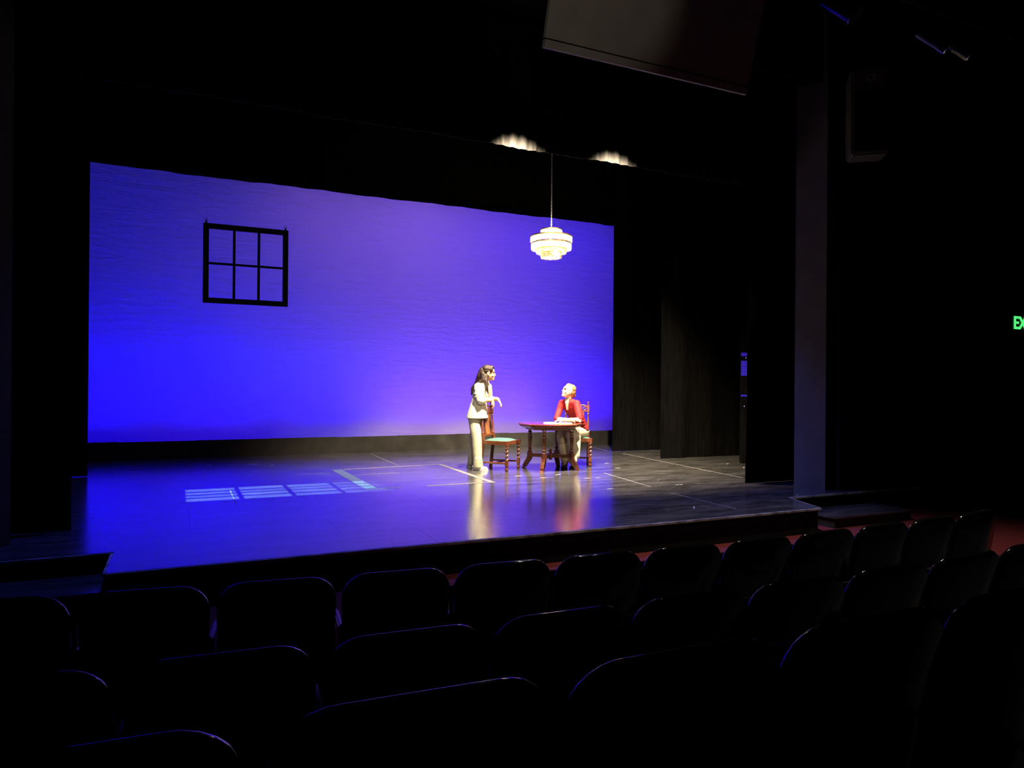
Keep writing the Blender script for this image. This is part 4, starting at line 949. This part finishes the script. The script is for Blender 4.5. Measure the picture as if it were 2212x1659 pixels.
# ------------------------------------------------------------------ auditorium seats
def make_seat():
    r = empty('theatre_seat')   # faces +y, origin on the floor under the back
    def outline(w, h, rc, n=7):
        pts = []
        for k in range(n + 1): a = PI / 2 * k / n; pts.append((w - rc + rc * math.cos(a), h - rc + rc * math.sin(a)))
        for k in range(n + 1): a = PI / 2 + PI / 2 * k / n; pts.append((-w + rc + rc * math.cos(a), h - rc + rc * math.sin(a)))
        pts += [(-w * 0.95, -0.06), (-w * 0.88, -0.15), (w * 0.88, -0.15), (w * 0.95, -0.06)]
        return pts
    # back shell: rounded rim, gentle lean and curve
    base = outline(0.243, 0.46, 0.115); prof = [(0.016, 0.0), (0.006, 0.004), (0.0, 0.014), (0.0, 0.026), (0.006, 0.036), (0.016, 0.040)]
    lean = Matrix.Translation((0, 0, 0.32)) @ Matrix.Rotation(math.radians(9), 4, 'X')
    b = MB(); rings = []
    cx, cz = 0.0, 0.16
    for ins, dep in prof:
        ring_ = []
        for x, z in base:
            d = Vector((x - cx, z - cz)); l = d.length; q = d * ((l - ins) / l)
            xx, zz = q.x + cx, q.y + cz
            ring_.append(b.bm.verts.new(lean @ Vector((xx, dep + 0.35 * xx * xx, zz))))
        rings.append(ring_)
    n = len(base)
    for i in range(len(prof) - 1):
        for k in range(n): b.bm.faces.new((rings[i][k], rings[i][(k + 1) % n], rings[i + 1][(k + 1) % n], rings[i + 1][k]))
    for ring_, s_ in ((rings[0], 1), (rings[-1], -1)):
        dep = prof[0][1] if s_ == 1 else prof[-1][1]
        c_ = b.bm.verts.new(lean @ Vector((0, dep, 0.16)))
        for k in range(n): b.bm.faces.new((ring_[k], ring_[(k + 1) % n], c_))
    b.build('back_shell', M['shell'], r, True)
    b = MB(); b.box(-0.205, 0.205, 0.045, 0.085, 0.03, 0.40, lean, 0.018); b.build('back_pad', M['seat_cloth'], r, True)
    b = MB(); b.box(-0.215, 0.215, 0.06, 0.14, 0.28, 0.66, Matrix.Translation((0, 0.06, 0.0)), 0.03); b.build('seat', M['seat_cloth'], r, True)
    for s_ in (-1, 1):
        b = MB(); b.box(s_ * 0.236 - 0.012, s_ * 0.236 + 0.012, 0.08, 0.14, 0.0, 0.50, None, 0.004); b.box(s_ * 0.236 - 0.012, s_ * 0.236 + 0.012, -0.02, 0.20, 0.0, 0.02, None, 0.004); b.build('standard', M['iron'], r)
        b = MB(); b.box(s_ * 0.236 - 0.012, s_ * 0.236 + 0.012, 0.07, 0.32, 0.50, 0.525, None, 0.008); b.build('armrest', M['shell'], r)
    return r
S0 = make_seat(); first = True
ords = ['first', 'second', 'third', 'fourth', 'fifth', 'sixth', 'seventh', 'eighth', 'ninth', 'tenth', 'eleventh', 'twelfth', 'thirteenth', 'fourteenth', 'fifteenth', 'sixteenth']
def row(xs, yfun, zf, which, grp):
    global first
    for k, x in enumerate(xs):
        o = S0 if first else copy_thing(S0); first = False
        y = yfun(x); sl = (yfun(x + 0.05) - yfun(x - 0.05)) / 0.1
        o.location = (x, y, zf); o.rotation_euler = (0, 0, math.atan(sl))
        lab = 'black theatre seat in the %s row, %s from the left' % (which, ords[k])
        if k == 0: lab = 'black theatre seat in the %s row, at its left end' % which
        if k == len(xs) - 1: lab = 'black theatre seat in the %s row, at its right end' % which
        tag(o, lab, 'seat', grp)
SP = 0.505
yA = lambda x: 3.02 + (x - 3.2) ** 2 / 44.0 - 0.02
xsA = [1.148 + SP * (k + 0.5) for k in range(-4, 8)]
row(xsA, yA, HF, 'front', 'front row seats')
yB = lambda x: 2.03 + (x - 2.4) ** 2 / 60.0 - 0.03
xsB = [0.875 + SP * (k + 0.5) for k in range(-4, 6)]
row(xsB, yB, HF + 0.11, 'second', 'second row seats')
yC = lambda x: 1.125 + (x - 1.8) ** 2 / 60.0 - 0.03
xsC = [0.614 + SP * (k + 0.5) for k in range(-3, 4)]
row(xsC, yC, HF + 0.34, 'nearest', 'nearest row seats')

# ------------------------------------------------------------------ wing equipment and lamps
rk = empty('equipment_rack', (9.22, 9.50, 0), math.radians(-42))
b = MB(); b.box(-0.28, 0.28, -0.25, 0.25, 0.0, 2.3, bev=0.01); b.build('cabinet', M['velour'], rk)
for z, h in ((1.52, 0.26), (1.16, 0.03), (1.86, 0.06)):
    b = MB(); b.box(-0.27, -0.02, -0.256, -0.2505, z, z + h); b.build('display', M['led'], rk)
for x, z in ((-0.2, 1.82), (-0.15, 1.80), (-0.22, 0.98), (-0.1, 0.75)):
    b = MB(); b.box(x, x + 0.015, -0.262, -0.2565, z, z + 0.02); b.build('indicator', M['led_w'], rk)
tag(rk, 'tall dark equipment rack with blue indicator lights in the right wing', 'rack')

def par_can(loc, rx, rz, lab):
    r = empty('stage_lamp', loc, rz)
    T = Matrix.Rotation(rx, 4, 'X')
    b = MB(); b.lathe([(0.05, -0.20), (0.09, -0.17), (0.095, 0.05), (0.11, 0.16)], 18, T); b.build('can', M['shell'], r, True)
    b = MB(); b.lathe([(0.10, 0.161), (0.10, 0.168)], 18, T); b.build('lens', M['chrome'], r, True)
    b = MB(); b.tube([(-0.115, 0, 0), (-0.125, 0, 0.22), (0, 0, 0.27), (0.125, 0, 0.22), (0.115, 0, 0)], 0.01, 6); b.build('yoke', M['chrome'], r, True)
    tag(r, lab, 'stage lamp', 'lamps on the upper right pipe')
pp = MB(); pp.tube([(5.2, 4.6, 5.08), (8.6, 4.6, 5.08)], 0.025, 10)
o = pp.build('lighting_pipe', M['iron'], None, True); tag(o, 'black lighting pipe above the upper right corner', 'pipe')
par_can((5.45, 4.6, 4.80), 2.3, 0.5, 'black stage lamp at the left of the upper right pipe')
par_can((6.78, 4.6, 4.80), 2.3, 0.6, 'black stage lamp in the middle of the upper right pipe')
par_can((7.10, 4.6, 4.80), 2.2, 0.8, 'black stage lamp at the right of the upper right pipe')
